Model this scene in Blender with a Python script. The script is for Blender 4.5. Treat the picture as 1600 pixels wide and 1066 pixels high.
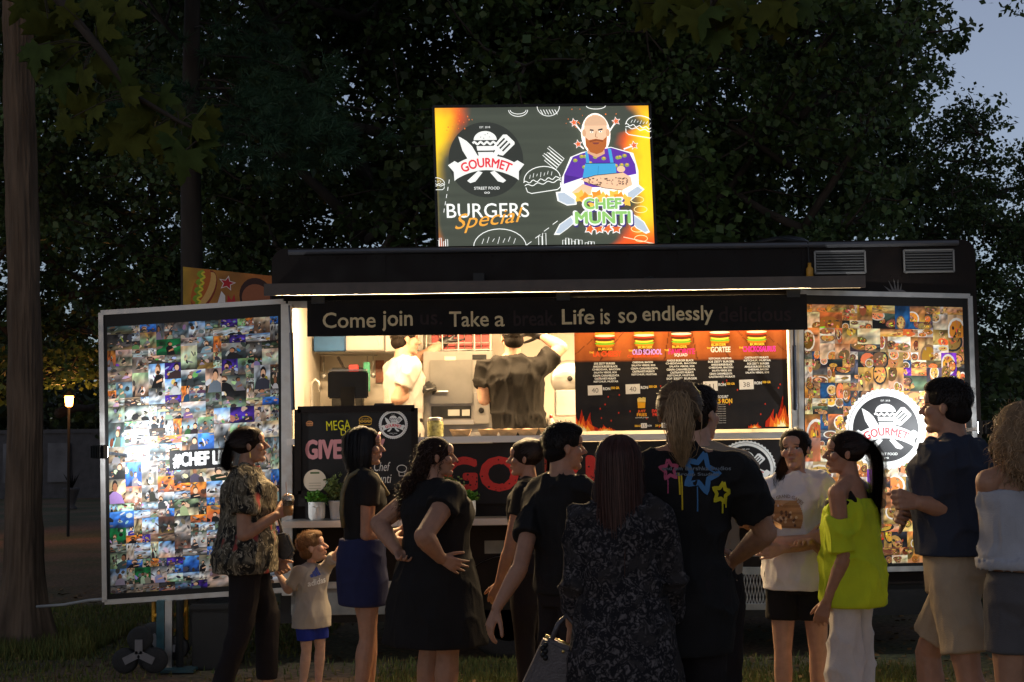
import bpy, bmesh, math, random
import numpy as np
from mathutils import Vector, Matrix, geometry
# ---------------------------------------------------------------- camera, sky, exposure
scene = bpy.context.scene
for o in list(bpy.data.objects): bpy.data.objects.remove(o)
C = scene.collection
F = 2222.0                                   # focal length in photo pixels (50 mm on a 36 mm sensor)
CAM = Vector((0, -10.05, 1.55))
PITCH = math.atan((690 - 533) / F); ROLL = math.radians(-0.8)
RM = Matrix.Rotation(math.radians(90) + PITCH, 4, 'X') @ Matrix.Rotation(ROLL, 4, 'Z')
cd = bpy.data.cameras.new('camera'); cam = bpy.data.objects.new('camera', cd); C.objects.link(cam)
cd.sensor_width = 36; cd.lens = 36 * F / 1600; cd.clip_end = 2000; cd.clip_start = 0.05
cam.matrix_world = Matrix.Translation(CAM) @ RM
scene.camera = cam
world = bpy.data.worlds.new('World'); scene.world = world; world.use_nodes = True
wn = world.node_tree.nodes; wl = world.node_tree.links
bgn = wn['Background']; sky = wn.new('ShaderNodeTexSky'); sky.sky_type = 'NISHITA'; sky.sun_disc = False
sky.sun_elevation = math.radians(6.0); sky.sun_rotation = math.radians(200); sky.air_density = 1.0; sky.dust_density = 0.3; sky.ozone_density = 4.0
hsv = wn.new('ShaderNodeHueSaturation'); hsv.inputs['Saturation'].default_value = 0.5
tint = wn.new('ShaderNodeVectorMath'); tint.operation = 'MULTIPLY'; tint.inputs[1].default_value = (1.02, 0.98, 1.03)
wl.new(sky.outputs[0], hsv.inputs['Color']); wl.new(hsv.outputs[0], tint.inputs[0]); wl.new(tint.outputs[0], bgn.inputs[0])
bgn.inputs[1].default_value = 0.068
scene.view_settings.view_transform = 'Standard'; scene.view_settings.look = 'None'
scene.view_settings.exposure = 0.90; scene.view_settings.gamma = 1.0; scene.view_settings.use_curve_mapping = False

# ---------------------------------------------------------------- helpers
def T(px, py, Y=0.0):
    d = (RM.to_3x3() @ Vector(((px - 800) / F, -(py - 533) / F, -1)))
    t = (Y - CAM.y) / d.y
    return CAM + d * t
def YS(s): return CAM.y + F / s              # world depth at which one metre shows as s photo pixels
def lin(c):
    return tuple(((x / 12.92) if x <= 0.04045 else ((x + 0.055) / 1.055) ** 2.4) for x in c[:3]) + (1.0,)
def hx(h):
    h = h.lstrip('#'); return lin(tuple(int(h[i:i + 2], 16) / 255 for i in (0, 2, 4)))
def vn(P):
    """vectorised value noise, P (n,3) -> (n,) in -1..1"""
    P = np.asarray(P, dtype=np.float64); I = np.floor(P).astype(np.int64); f = P - I; f = f * f * (3 - 2 * f)
    out = np.zeros(len(P))
    for dx in (0, 1):
        for dy in (0, 1):
            for dz in (0, 1):
                h = (I[:, 0] + dx) * 374761393 + (I[:, 1] + dy) * 668265263 + (I[:, 2] + dz) * 2147483647
                h = (h ^ (h >> 13)) * 1274126177; h = (h ^ (h >> 16)) & 0xffff
                w = (f[:, 0] if dx else 1 - f[:, 0]) * (f[:, 1] if dy else 1 - f[:, 1]) * (f[:, 2] if dz else 1 - f[:, 2])
                out += w * (h / 32767.5 - 1)
    return out
class MB:
    def __init__(s): s.v = []; s.f = []
    def add(s, v, f):
        n = len(s.v); s.v += [Vector(p) for p in v]; s.f += [[i + n for i in q] for q in f]; return s
    def box(s, a, b):
        x0, y0, z0 = a; x1, y1, z1 = b
        return s.add([(x0,y0,z0),(x1,y0,z0),(x1,y1,z0),(x0,y1,z0),(x0,y0,z1),(x1,y0,z1),(x1,y1,z1),(x0,y1,z1)],
                     [(3,2,1,0),(4,5,6,7),(0,1,5,4),(1,2,6,5),(2,3,7,6),(3,0,4,7)])
    def hexa(s, q, n, t):
        """quad q (4 points) thickened by t along n"""
        n = Vector(n) * t; q = [Vector(p) for p in q]
        return s.add(q + [p + n for p in q], [(0,1,2,3),(7,6,5,4),(0,4,5,1),(1,5,6,2),(2,6,7,3),(3,7,4,0)])
    def bar(s, a, b, w, h=None, up=(0,0,1)):
        a = Vector(a); b = Vector(b); h = h or w; d = (b - a).normalized(); u = Vector(up)
        x = d.cross(u)
        if x.length < 1e-4: x = d.cross(Vector((1,0,0)))
        x.normalize(); u = x.cross(d); x *= w / 2; u *= h / 2
        return s.add([a-x-u,a+x-u,a+x+u,a-x+u,b-x-u,b+x-u,b+x+u,b-x+u],[(0,1,2,3),(7,6,5,4),(0,4,5,1),(1,5,6,2),(2,6,7,3),(3,7,4,0)])
    def tube(s, pts, r, n=8, caps=True):
        pts = [Vector(p) for p in pts]; m = len(pts); rr = r if isinstance(r, (list, tuple)) else [r] * m
        V = []; Fc = []; prev = None
        for i, p in enumerate(pts):
            d = (pts[min(i + 1, m - 1)] - pts[max(i - 1, 0)]).normalized()
            if prev is None:
                x = d.cross(Vector((0, 0, 1)));
                if x.length < 1e-3: x = d.cross(Vector((1, 0, 0)))
            else: x = prev - d * prev.dot(d)
            x.normalize(); prev = x; y = d.cross(x)
            for k in range(n):
                a = 2 * math.pi * k / n; V.append(p + (x * math.cos(a) + y * math.sin(a)) * rr[i])
        for i in range(m - 1):
            for k in range(n):
                Fc.append((i*n+k, i*n+(k+1)%n, (i+1)*n+(k+1)%n, (i+1)*n+k))
        if caps: Fc.append(tuple(range(n))[::-1]); Fc.append(tuple((m-1)*n+k for k in range(n)))
        return s.add(V, Fc)
    def lathe(s, c, prof, n=20, axis='Z'):
        V = []; m = len(prof); c = Vector(c)
        for r, h in prof:
            for k in range(n):
                a = 2 * math.pi * k / n; x, y = r * math.cos(a), r * math.sin(a)
                V.append(c + (Vector((x, y, h)) if axis == 'Z' else Vector((x, h, y)) if axis == 'Y' else Vector((h, x, y))))
        Fc = [(i*n+k, i*n+(k+1)%n, (i+1)*n+(k+1)%n, (i+1)*n+k) for i in range(m-1) for k in range(n)]
        Fc.append(tuple(range(n))[::-1]); Fc.append(tuple((m-1)*n+k for k in range(n)))
        return s.add(V, Fc)
    def ell(s, c, r, n=12, m=8, R=None):
        V = []; c = Vector(c)
        for i in range(m + 1):
            t = math.pi * (0.02 + 0.96 * i / m)
            for k in range(n):
                a = 2 * math.pi * k / n
                p = Vector((r[0]*math.sin(t)*math.cos(a), r[1]*math.sin(t)*math.sin(a), r[2]*math.cos(t)))
                V.append(c + (R @ p if R is not None else p))
        Fc = [(i*n+k, (i+1)*n+k, (i+1)*n+(k+1)%n, i*n+(k+1)%n) for i in range(m) for k in range(n)]
        Fc.append(tuple(range(n))); Fc.append(tuple(m*n+k for k in range(n))[::-1])
        return s.add(V, Fc)
LOC = {}
def link(o, parent=None):
    C.objects.link(o)
    if parent is not None: o.parent = parent
    return o
def empty(name, loc, label, cat, group=None):
    o = link(bpy.data.objects.new(name, None)); o.location = loc; o.empty_display_size = 0.1
    LOC[o.name] = Vector(loc); tag(o, label, cat, group); return o
def tag(o, label=None, cat=None, group=None, kind=None):
    if label: o['label'] = label
    if cat: o['category'] = cat
    if group: o['group'] = group
    if kind: o['kind'] = kind
    return o
def mesh_of(name, mb, base):
    me = bpy.data.meshes.new(name); me.from_pydata([tuple(p - base) for p in mb.v], [], mb.f); return me
def mk(name, mb, mat, parent=None, loc=None, smooth=False, bevel=0.0):
    """one mesh object; mb holds world coordinates"""
    base = LOC[parent.name] if parent is not None else Vector(loc if loc is not None else (0, 0, 0))
    me = mesh_of(name, mb, base)
    bm = bmesh.new(); bm.from_mesh(me); bmesh.ops.recalc_face_normals(bm, faces=bm.faces)
    if bevel: bmesh.ops.bevel(bm, geom=bm.edges, offset=bevel, segments=2, affect='EDGES', clamp_overlap=True)
    bm.to_mesh(me); bm.free()
    if smooth:
        me.polygons.foreach_set('use_smooth', [True] * len(me.polygons))
    me.materials.append(mat)
    o = link(bpy.data.objects.new(name, me), parent)
    if parent is None: o.location = base
    LOC[o.name] = base
    return o
def np_mesh(name, V, Q, mat, parent=None, base=Vector((0,0,0)), cols=None, smooth=False):
    """V (n,3) world, Q (m,k) faces"""
    me = bpy.data.meshes.new(name); V = np.asarray(V, dtype=np.float32) - np.array(base, dtype=np.float32); Q = np.asarray(Q, dtype=np.int32)
    me.vertices.add(len(V)); me.vertices.foreach_set('co', V.ravel())
    k = Q.shape[1]; me.loops.add(Q.size); me.loops.foreach_set('vertex_index', Q.ravel())
    me.polygons.add(len(Q)); me.polygons.foreach_set('loop_start', np.arange(len(Q), dtype=np.int32) * k)
    me.update(calc_edges=True)
    if cols is not None:
        a = me.color_attributes.new('col', 'FLOAT_COLOR', 'POINT'); cc = np.ones((len(V), 4), dtype=np.float32); cc[:, :3] = cols[:, :3]
        a.data.foreach_set('color', cc.ravel())
    if smooth: me.polygons.foreach_set('use_smooth', [True] * len(Q))
    if mat: me.materials.append(mat)
    if parent == 'mesh': return me
    o = link(bpy.data.objects.new(name, me), parent)
    if parent is None: o.location = base
    LOC[o.name] = Vector(base); return o
# ---------------------------------------------------------------- materials
MATS = {}
def mat(name, col=(0.5,0.5,0.5), rough=0.6, metal=0.0, nscale=0, namt=0.3, bump=0.0, bscale=None, spec=0.5, attr=False, emit=0.0, emitcol=None, sss=0.0, alpha=None, trans=0.0, sheen=0.0, stretch=None, col2=None, rvar=0.0):
    if name in MATS: return MATS[name]
    m = bpy.data.materials.new(name); m.use_nodes = True; nt = m.node_tree; N = nt.nodes; L = nt.links
    b = N['Principled BSDF']; b.inputs['Roughness'].default_value = rough; b.inputs['Metallic'].default_value = metal
    b.inputs['Specular IOR Level'].default_value = spec
    if len(col) == 3: col = tuple(col) + (1,)
    src = None
    tc = N.new('ShaderNodeTexCoord'); mp = N.new('ShaderNodeMapping'); L.new(tc.outputs['Object'], mp.inputs[0])
    if stretch: mp.inputs['Scale'].default_value = stretch
    if attr:
        at = N.new('ShaderNodeAttribute'); at.attribute_name = 'col'; src = at.outputs['Color']
    if nscale:
        nz = N.new('ShaderNodeTexNoise'); nz.inputs['Scale'].default_value = nscale; nz.inputs['Detail'].default_value = 6; L.new(mp.outputs[0], nz.inputs[0])
        if col2 is not None and not attr:
            mx = N.new('ShaderNodeMix'); mx.data_type = 'RGBA'; mx.inputs[6].default_value = col; mx.inputs[7].default_value = tuple(col2)[:3] + (1,)
            cr = N.new('ShaderNodeMapRange'); cr.inputs[1].default_value = 0.35; cr.inputs[2].default_value = 0.65; L.new(nz.outputs[0], cr.inputs[0]); L.new(cr.outputs[0], mx.inputs[0]); src = mx.outputs[2]
        else:
            mr = N.new('ShaderNodeMapRange'); mr.inputs[1].default_value = 0.25; mr.inputs[2].default_value = 0.75; mr.inputs[3].default_value = 1 - namt; mr.inputs[4].default_value = 1 + namt
            L.new(nz.outputs[0], mr.inputs[0])
            mx = N.new('ShaderNodeVectorMath'); mx.operation = 'MULTIPLY'; L.new(mr.outputs[0], mx.inputs[1])
            if src: L.new(src, mx.inputs[0])
            else: mx.inputs[0].default_value = col[:3]
            src = mx.outputs[0]
        if rvar:
            rr = N.new('ShaderNodeMapRange'); rr.inputs[1].default_value = .3; rr.inputs[2].default_value = .7; rr.inputs[3].default_value = max(0.02, rough - rvar); rr.inputs[4].default_value = min(1, rough + rvar)
            L.new(nz.outputs[0], rr.inputs[0]); L.new(rr.outputs[0], b.inputs['Roughness'])
    if src: L.new(src, b.inputs['Base Color'])
    else: b.inputs['Base Color'].default_value = col
    if bump:
        bz = N.new('ShaderNodeTexNoise'); bz.inputs['Scale'].default_value = bscale or nscale or 50; bz.inputs['Detail'].default_value = 5; L.new(mp.outputs[0], bz.inputs[0])
        bp = N.new('ShaderNodeBump'); bp.inputs['Strength'].default_value = bump; bp.inputs['Distance'].default_value = 0.01; L.new(bz.outputs[0], bp.inputs['Height']); L.new(bp.outputs[0], b.inputs['Normal'])
    if emit:
        b.inputs['Emission Strength'].default_value = emit
        if src and emitcol is None: L.new(src, b.inputs['Emission Color'])
        else: b.inputs['Emission Color'].default_value = (tuple(emitcol or col)[:3]) + (1,)
    if sss:
        b.inputs['Subsurface Weight'].default_value = sss; b.inputs['Subsurface Radius'].default_value = (0.012, 0.005, 0.003)
        b.inputs['Subsurface Scale'].default_value = 0.6
    if trans: b.inputs['Transmission Weight'].default_value = trans
    if sheen: b.inputs['Sheen Weight'].default_value = sheen; b.inputs['Sheen Roughness'].default_value = .5
    MATS[name] = m; return m
M_black = mat('trailer_black', (0.011, 0.0075, 0.006), 0.48, nscale=6, namt=0.5, bump=0.05, rvar=.15, spec=.13)
M_dark = mat('dark_plastic', (0.010, 0.010, 0.010), 0.45, nscale=30, namt=0.3, rvar=.1, spec=.3)
M_alu = mat('aluminium_frame', (0.40, 0.39, 0.37), 0.42, 0.8, nscale=14, namt=0.2, bump=0.05, rvar=.12)
M_steel = mat('brushed_steel', (0.50, 0.48, 0.45), 0.36, 0.85, nscale=5, namt=0.07, bump=0.02, stretch=(1, 1, 6), rvar=.08)
M_cream = mat('cream_wall', (0.60, 0.55, 0.47), 0.45, nscale=3, namt=0.08, bump=0.02)
M_white = mat('white_enamel', (0.62, 0.60, 0.56), 0.4, nscale=8, namt=0.06)
M_print = mat('vinyl_print', attr=True, rough=0.45, nscale=60, namt=0.06, spec=.22)
M_paper = mat('paper_tray', (0.55, 0.36, 0.18), 0.8, nscale=40, namt=0.12)
M_rubber = mat('tyre_rubber', (0.018, 0.017, 0.016), 0.8, nscale=60, namt=0.4, bump=0.2)
M_rim = mat('wheel_rim', (0.42, 0.41, 0.40), 0.45, 0.6, nscale=20, namt=0.3)
M_greypaint = mat('grey_step_paint', (0.20, 0.20, 0.18), 0.6, nscale=12, namt=0.3)
M_skin = mat('skin', attr=True, rough=0.55, nscale=26, namt=0.13, sss=0.12, bump=0.12, bscale=180, spec=.35)
M_hair = mat('hair_strands', attr=True, rough=0.5, nscale=40, namt=0.25, spec=0.25)
M_teal = mat('teal_steel', (0.02, 0.07, 0.08), 0.5, nscale=20, namt=0.4)
M_yellow = mat('yellow_paint', (0.55, 0.26, 0.02), 0.45, nscale=20, namt=0.25)
M_pot = mat('white_ceramic', (0.62, 0.60, 0.55), 0.35, nscale=30, namt=0.06)
# ---------------------------------------------------------------- flat prints
_tx = {}
def text_poly(st, bold=0.0):
    key = (st, bold)
    if key not in _tx:
        cu = bpy.data.curves.new('t', 'FONT'); cu.body = st; cu.size = 1; cu.resolution_u = 3; cu.offset = bold; cu.align_x = 'LEFT'
        o = bpy.data.objects.new('t', cu); me = bpy.data.meshes.new_from_object(o)
        V = np.array([v.co[:2] for v in me.vertices]) if len(me.vertices) else np.zeros((0, 2)); Fc = [tuple(p.vertices) for p in me.polygons]
        bpy.data.objects.remove(o); bpy.data.curves.remove(cu); bpy.data.meshes.remove(me); _tx[key] = (V, Fc)
    return _tx[key]
class Print:
    """flat print: layered polygons in (x right, y up) units W by H on a quad bl, br, tr, tl facing -Y"""
    def __init__(s, quad, W, H, step=0.00018, clamp=True):
        s.q = [np.array(p) for p in quad]; s.W = W; s.H = H; s.V = []; s.Fc = []; s.C = []; s.z = 0.0006; s.step = step; s.clamp = clamp; s.n = 0
        n = np.cross(s.q[1] - s.q[0], s.q[3] - s.q[0]); s.nrm = n / np.linalg.norm(n)
    def raw(s, P, faces, col, z=None):
        P = np.asarray(P, dtype=float)
        if z is None: s.z += s.step; z = s.z
        if s.clamp: P = np.stack([np.clip(P[:, 0], 0, s.W), np.clip(P[:, 1], 0, s.H)], 1)
        u = (P[:, 0] / s.W)[:, None]; v = (P[:, 1] / s.H)[:, None]; q = s.q
        X = q[0] * (1-u) * (1-v) + q[1] * u * (1-v) + q[2] * u * v + q[3] * (1-u) * v + s.nrm * z
        s.V.append(X); s.Fc += [[i + s.n for i in f] for f in faces]; s.n += len(P)
        col = np.asarray(col, dtype=float)
        s.C.append(np.tile(col[:3], (len(P), 1)) if col.ndim == 1 else col[:, :3])
    def poly(s, pts, col, z=None):
        tr = geometry.tessellate_polygon([[Vector((p[0], p[1], 0)) for p in pts]])
        s.raw(pts, tr, col, z)
    def rect(s, x0, y0, x1, y1, col, z=None): s.raw([(x0,y0),(x1,y0),(x1,y1),(x0,y1)], [(0,1,2,3)], col, z)
    def ell(s, cx, cy, rx, ry, col, n=20, a0=0, a1=360, z=None, rot=0):
        pts = []; m = n if a1 - a0 >= 360 else n + 1; c, sn = math.cos(math.radians(rot)), math.sin(math.radians(rot))
        for i in range(m):
            a = math.radians(a0 + (a1 - a0) * i / n); x, y = rx * math.cos(a), ry * math.sin(a); pts.append((cx + x*c - y*sn, cy + x*sn + y*c))
        s.raw(pts, [tuple(range(m))], col, z)
    def stroke(s, pts, w, col, z=None, closed=False):
        pts = [np.array(p, dtype=float) for p in pts]
        if closed: pts = pts + [pts[0]]
        V = []; m = len(pts)
        for i, p in enumerate(pts):
            d = pts[min(i+1, m-1)] - pts[max(i-1, 0)]; d = d / (np.linalg.norm(d) + 1e-9); n = np.array((-d[1], d[0])) * w / 2; V += [p - n, p + n]
        s.raw(V, [(2*i, 2*i+2, 2*i+3, 2*i+1) for i in range(m-1)], col, z)
    def ring(s, cx, cy, rx, ry, w, col, a0=0, a1=360, n=28, z=None):
        s.stroke([(cx + rx*math.cos(math.radians(a0+(a1-a0)*i/n)), cy + ry*math.sin(math.radians(a0+(a1-a0)*i/n))) for i in range(n+1)], w, col, z)
    def star(s, cx, cy, r, col, z=None, rot=90, n=5, inner=0.45):
        s.poly([(cx + (r if k % 2 == 0 else r*inner)*math.cos(math.radians(rot + 180*k/n)), cy + (r if k % 2 == 0 else r*inner)*math.sin(math.radians(rot + 180*k/n))) for k in range(2*n)], col, z)
    def text(s, st, cx, cy, h, col, width=None, bold=0.0, z=None, bend=None, rot=0, shear=0, align='C'):
        V, Fc = text_poly(st, 0.0)
        if len(V) == 0: return
        lo, hi = V.min(0), V.max(0); P = (V - lo) / (hi - lo)
        w = width if width else h * (hi[0]-lo[0]) / max(1e-6, (hi[1]-lo[1]))
        x = P[:, 0] * w - (w/2 if align == 'C' else 0); y = P[:, 1] * h - h/2; x = x + shear * y
        if bend:                      # bend = radius of the arc through the text's middle, apex up
            a = x / bend; rr = bend + y; x, y = rr*np.sin(a), rr*np.cos(a) - bend
        c, sn = math.cos(math.radians(rot)), math.sin(math.radians(rot))
        if z is None: s.z += s.step; z = s.z
        b = bold*h*1.1; k0 = 0
        for dx, dy in ([(0,0)] if not bold else [(0,0),(b,0),(-b,0),(0,b),(0,-b),(b*.7,b*.7),(-b*.7,-b*.7),(b*.7,-b*.7),(-b*.7,b*.7)]):
            s.raw(np.stack([cx + (x+dx)*c - (y+dy)*sn, cy + (x+dx)*sn + (y+dy)*c], 1), Fc, col, z + k0*.000018); k0 += 1
    def grid(s, nx, ny, fn):
        gx, gy = np.meshgrid(np.linspace(0, 1, nx+1), np.linspace(0, 1, ny+1)); P = np.stack([gx.ravel()*s.W, gy.ravel()*s.H], 1)
        idx = np.arange((nx+1)*(ny+1)).reshape(ny+1, nx+1)
        q = np.stack([idx[:-1,:-1].ravel(), idx[:-1,1:].ravel(), idx[1:,1:].ravel(), idx[1:,:-1].ravel()], 1)
        s.raw(P, q.tolist(), fn(gx.ravel(), gy.ravel()), None)
    def build(s, name, m, parent=None, loc=None):
        V = np.concatenate(s.V); Cc = np.concatenate(s.C)
        base = LOC[parent.name] if parent is not None else Vector(loc)
        me = bpy.data.meshes.new(name); me.from_pydata((V - np.array(base)).tolist(), [], s.Fc)
        a = me.color_attributes.new('col', 'FLOAT_COLOR', 'POINT'); cc = np.ones((len(V), 4), dtype=np.float32); cc[:, :3] = Cc
        a.data.foreach_set('color', cc.ravel()); me.materials.append(m)
        o = link(bpy.data.objects.new(name, me), parent)
        if parent is None: o.location = base
        LOC[o.name] = base; return o
def sstep(a, b, x):
    t = np.clip((x - a) / (b - a), 0, 1); return t*t*(3-2*t)
WHT = hx('e9eae4'); BLK = hx('161616'); RED = hx('d8323c')
def logo(P, cx, cy, r, disc=True, ring=True, text=True, inv=hx('1b1b1c')):
    """round emblem: burger, crossed knife and spatula, ribbon with GOURMET"""
    w = WHT
    if ring:
        n = 48; P.poly([(cx + r*(1.0 + (0.035 if k % 2 else -0.005))*1.2*math.cos(math.pi*k/n), cy + r*(1.0 + (0.035 if k % 2 else -0.005))*1.2*math.sin(math.pi*k/n)) for k in range(2*n)], w)
        P.ring(cx, cy, r*1.13, r*1.13, r*0.015, inv)
    if disc: P.ell(cx, cy, r, r, inv, 48)
    f = lambda pts: [(cx + x*r, cy + y*r) for x, y in pts]
    P.poly(f([(-.72,.62),(-.66,.60),(-.5,.50),(-.36,.36),(-.20,.08),(-.46,-.02),(-.62,.25)]), w)          # knife blade
    P.poly(f([(.13,.06),(.24,.02),(.40,.22),(.30,.30)]), w)                                               # spatula
    P.poly(f([(.18,.32),(.48,.66),(.58,.66),(.78,.46),(.78,.40),(.46,.10),(.36,.12)]), w)
    for k in range(3):
        o = (.07*k, -.07*k); P.stroke(f([(.31+o[0],.36+o[1]),(.52+o[0],.56+o[1])]), r*.045, inv)
    P.ell(cx, cy + .52*r, .31*r, .24*r, w, 20, 0, 180)
    for dx, dy in ((-.12,.6),(0,.66),(.12,.6),(-.04,.57),(.07,.69)): P.ell(cx+dx*r, cy+dy*r, .016*r, .012*r, inv, 6)
    P.stroke(f([(-.34 + .68*i/16, .44 + .035*math.sin(i*1.57)) for i in range(17)]), r*.06, w)
    P.poly(f([(-.24,.36),(.24,.36),(.22,.24),(-.22,.24)]), w); P.poly(f([(-.21,.20),(.21,.20),(.17,.05),(-.17,.05)]), w)
    P.poly(f([(-.52,-.56),(-.44,-.62),(-.30,-.58),(-.10,-.34),(-.22,-.30)]), w); P.poly(f([(.52,-.56),(.44,-.62),(.30,-.58),(.10,-.34),(.22,-.30)]), w)
    P.poly(f([(-1.02,-.14),(-.84,-.03),(-.72,-.10),(-.66,-.40),(-.86,-.56),(-.87,-.32)]), w); P.poly(f([(1.02,-.14),(.84,-.03),(.72,-.10),(.66,-.40),(.86,-.56),(.87,-.32)]), w)
    up = [(-.82 + 1.64*i/14, .12 - .24*((-.82+1.64*i/14)/.82)**2) for i in range(15)]; P.poly(f(up + [(x, y - .40) for x, y in up[::-1]]), w)
    if text:
        P.text('GOURMET', cx, cy - .08*r, .24*r, RED, width=1.36*r, bold=.035, bend=1.45*r)
        P.text('STREET FOOD', cx, cy - .76*r, .075*r, w, bold=.01); P.ring(cx - .04*r, cy - .88*r, .03*r, .02*r, .012*r, w, n=10); P.ring(cx + .04*r, cy - .88*r, .03*r, .02*r, .012*r, w, n=10)
        P.text('EST. 2018', cx, cy + .86*r, .05*r, w)
def burger_sketch(P, cx, cy, w, col, t, rot=0):
    c, sn = math.cos(math.radians(rot)), math.sin(math.radians(rot))
    f = lambda pts: [(cx + (x*c - y*sn)*w, cy + (x*sn + y*c)*w) for x, y in pts]
    P.stroke(f([(.5*math.cos(math.pi*i/14), .06 + .34*math.sin(math.pi*i/14)) for i in range(15)]), t, col)
    P.stroke(f([(-.52 + 1.04*i/22, .04 + .035*math.sin(i*1.4)) for i in range(23)]), t, col); P.stroke(f([(-.5 + i/20, -.05 + .03*math.sin(i*1.1)) for i in range(21)]), t, col)
    P.stroke(f([(-.48,-.1),(-.46,-.22),(-.36,-.28),(.36,-.28),(.46,-.22),(.48,-.1)]), t, col)
    for k in range(7): P.stroke(f([(-.34+.1*k,.12+.02*(k%3)),(-.30+.1*k,.22+.03*(k%2))]), t*.6, col)
def fries_sketch(P, cx, cy, w, h, col, t, n=6, rot=0):
    c, sn = math.cos(math.radians(rot)), math.sin(math.radians(rot))
    for k in range(n):
        x = -w/2 + w*(k+.5)/n; b = w/n*.42; hh = h*(.7+.3*((k*37) % 10)/10)
        q = [(x-b,0),(x+b,0),(x+b*1.1,hh),(x-b*.9,hh)]; P.stroke([(cx + a*c - e*sn, cy + a*sn + e*c) for a, e in q], t, col, closed=True)
# ================================================================ ground and vegetation
rng = np.random.default_rng(7); random.seed(7)
def ground_mat():
    m = bpy.data.materials.new('park_ground'); m.use_nodes = True; N = m.node_tree.nodes; L = m.node_tree.links; b = N['Principled BSDF']; b.inputs['Roughness'].default_value = .95
    tc = N.new('ShaderNodeTexCoord'); n1 = N.new('ShaderNodeTexNoise'); n1.inputs['Scale'].default_value = .55; n1.inputs['Detail'].default_value = 8; L.new(tc.outputs['Object'], n1.inputs[0])
    n2 = N.new('ShaderNodeTexNoise'); n2.inputs['Scale'].default_value = 22; n2.inputs['Detail'].default_value = 8; L.new(tc.outputs['Object'], n2.inputs[0])
    r = N.new('ShaderNodeValToRGB'); r.color_ramp.elements[0].position = .42; r.color_ramp.elements[0].color = (.17, .105, .056, 1); r.color_ramp.elements[1].position = .58; r.color_ramp.elements[1].color = (.085, .085, .032, 1)
    L.new(n1.outputs[0], r.inputs[0])
    r2 = N.new('ShaderNodeMapRange'); r2.inputs[1].default_value = .3; r2.inputs[2].default_value = .7; r2.inputs[3].default_value = .45; r2.inputs[4].default_value = 1.5; L.new(n2.outputs[0], r2.inputs[0])
    mu = N.new('ShaderNodeVectorMath'); mu.operation = 'MULTIPLY'; L.new(r.outputs[0], mu.inputs[0]); L.new(r2.outputs[0], mu.inputs[1]); L.new(mu.outputs[0], b.inputs['Base Color'])
    bp = N.new('ShaderNodeBump'); bp.inputs['Strength'].default_value = .8; bp.inputs['Distance'].default_value = .03; L.new(n2.outputs[0], bp.inputs['Height']); L.new(bp.outputs[0], b.inputs['Normal'])
    return m
tag(mk('ground', MB().add([(-300,-60,0),(300,-60,0),(300,500,0),(-300,500,0)], [(0,1,2,3)]), ground_mat()), kind='structure')
M_grass = mat('grass_blades', attr=True, rough=.7, spec=.2)
def patch(P2):        # grass cover 0..1 at ground positions (n,2)
    return vn(np.concatenate([P2*.55, np.full((len(P2), 1), 3.3)], 1)) + .5*vn(np.concatenate([P2*1.7, np.full((len(P2), 1), 9.1)], 1))
def blades(n, x0, x1, y0, y1, hmin, hmax, thr):
    P = np.stack([rng.uniform(x0, x1, n), rng.uniform(y0, y1, n)], 1); P = P[patch(P) + rng.normal(0, .25, n) > thr]; n = len(P)
    h = rng.uniform(hmin, hmax, n); a = rng.uniform(0, 6.283, n); w = rng.uniform(.004, .008, n); lean = rng.uniform(0, .6, n)*h; b = rng.uniform(0, 6.283, n)
    c = np.stack([np.cos(a)*w, np.sin(a)*w, np.zeros(n)], 1); base = np.concatenate([P, np.zeros((n, 1))], 1)
    tip = base + np.stack([np.cos(b)*lean, np.sin(b)*lean, h], 1); V = np.stack([base - c, base + c, tip], 1).reshape(-1, 3)
    g = rng.uniform(.6, 1.3, n); col = np.stack([.12*g*rng.uniform(.8, 1.5, n), .14*g, .036*g], 1)
    return V, np.repeat(col, 3, 0)
A = [blades(100000, -5, 5, -3.2, .2, .02, .06, -.3), blades(26000, -6, -1.5, .2, 4, .02, .06, -.1), blades(9000, -4.4, -3.2, .5, 2.2, .04, .12, -.6)]
V = np.concatenate([a[0] for a in A]); Cc = np.concatenate([a[1] for a in A])
tag(np_mesh('grass', V, np.arange(len(V)).reshape(-1, 3), M_grass, cols=Cc), 'short patchy park lawn worn down to bare earth', 'grass', kind='stuff')
# fallen leaves
n = 6000; P = np.stack([rng.uniform(-6, 5, n), rng.uniform(-3.2, 6, n), rng.uniform(.006, .02, n)], 1); a = rng.uniform(0, 6.28, n); l = rng.uniform(.012, .035, n)
u = np.stack([np.cos(a), np.sin(a), rng.uniform(-.4, .4, n)], 1)*l[:, None]; v = np.stack([-np.sin(a), np.cos(a), rng.uniform(-.4, .4, n)], 1)*l[:, None]*.6
V = np.stack([P-u, P-v, P+u, P+v], 1).reshape(-1, 3); g = rng.uniform(.5, 1.3, n); col = np.repeat(np.stack([.2*g, .12*g, .05*g], 1), 4, 0)
tag(np_mesh('fallen_leaves', V, np.arange(4*n).reshape(-1, 4), M_grass, cols=col), 'dry brown leaf litter scattered on the ground', 'leaf litter', kind='stuff')

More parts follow.
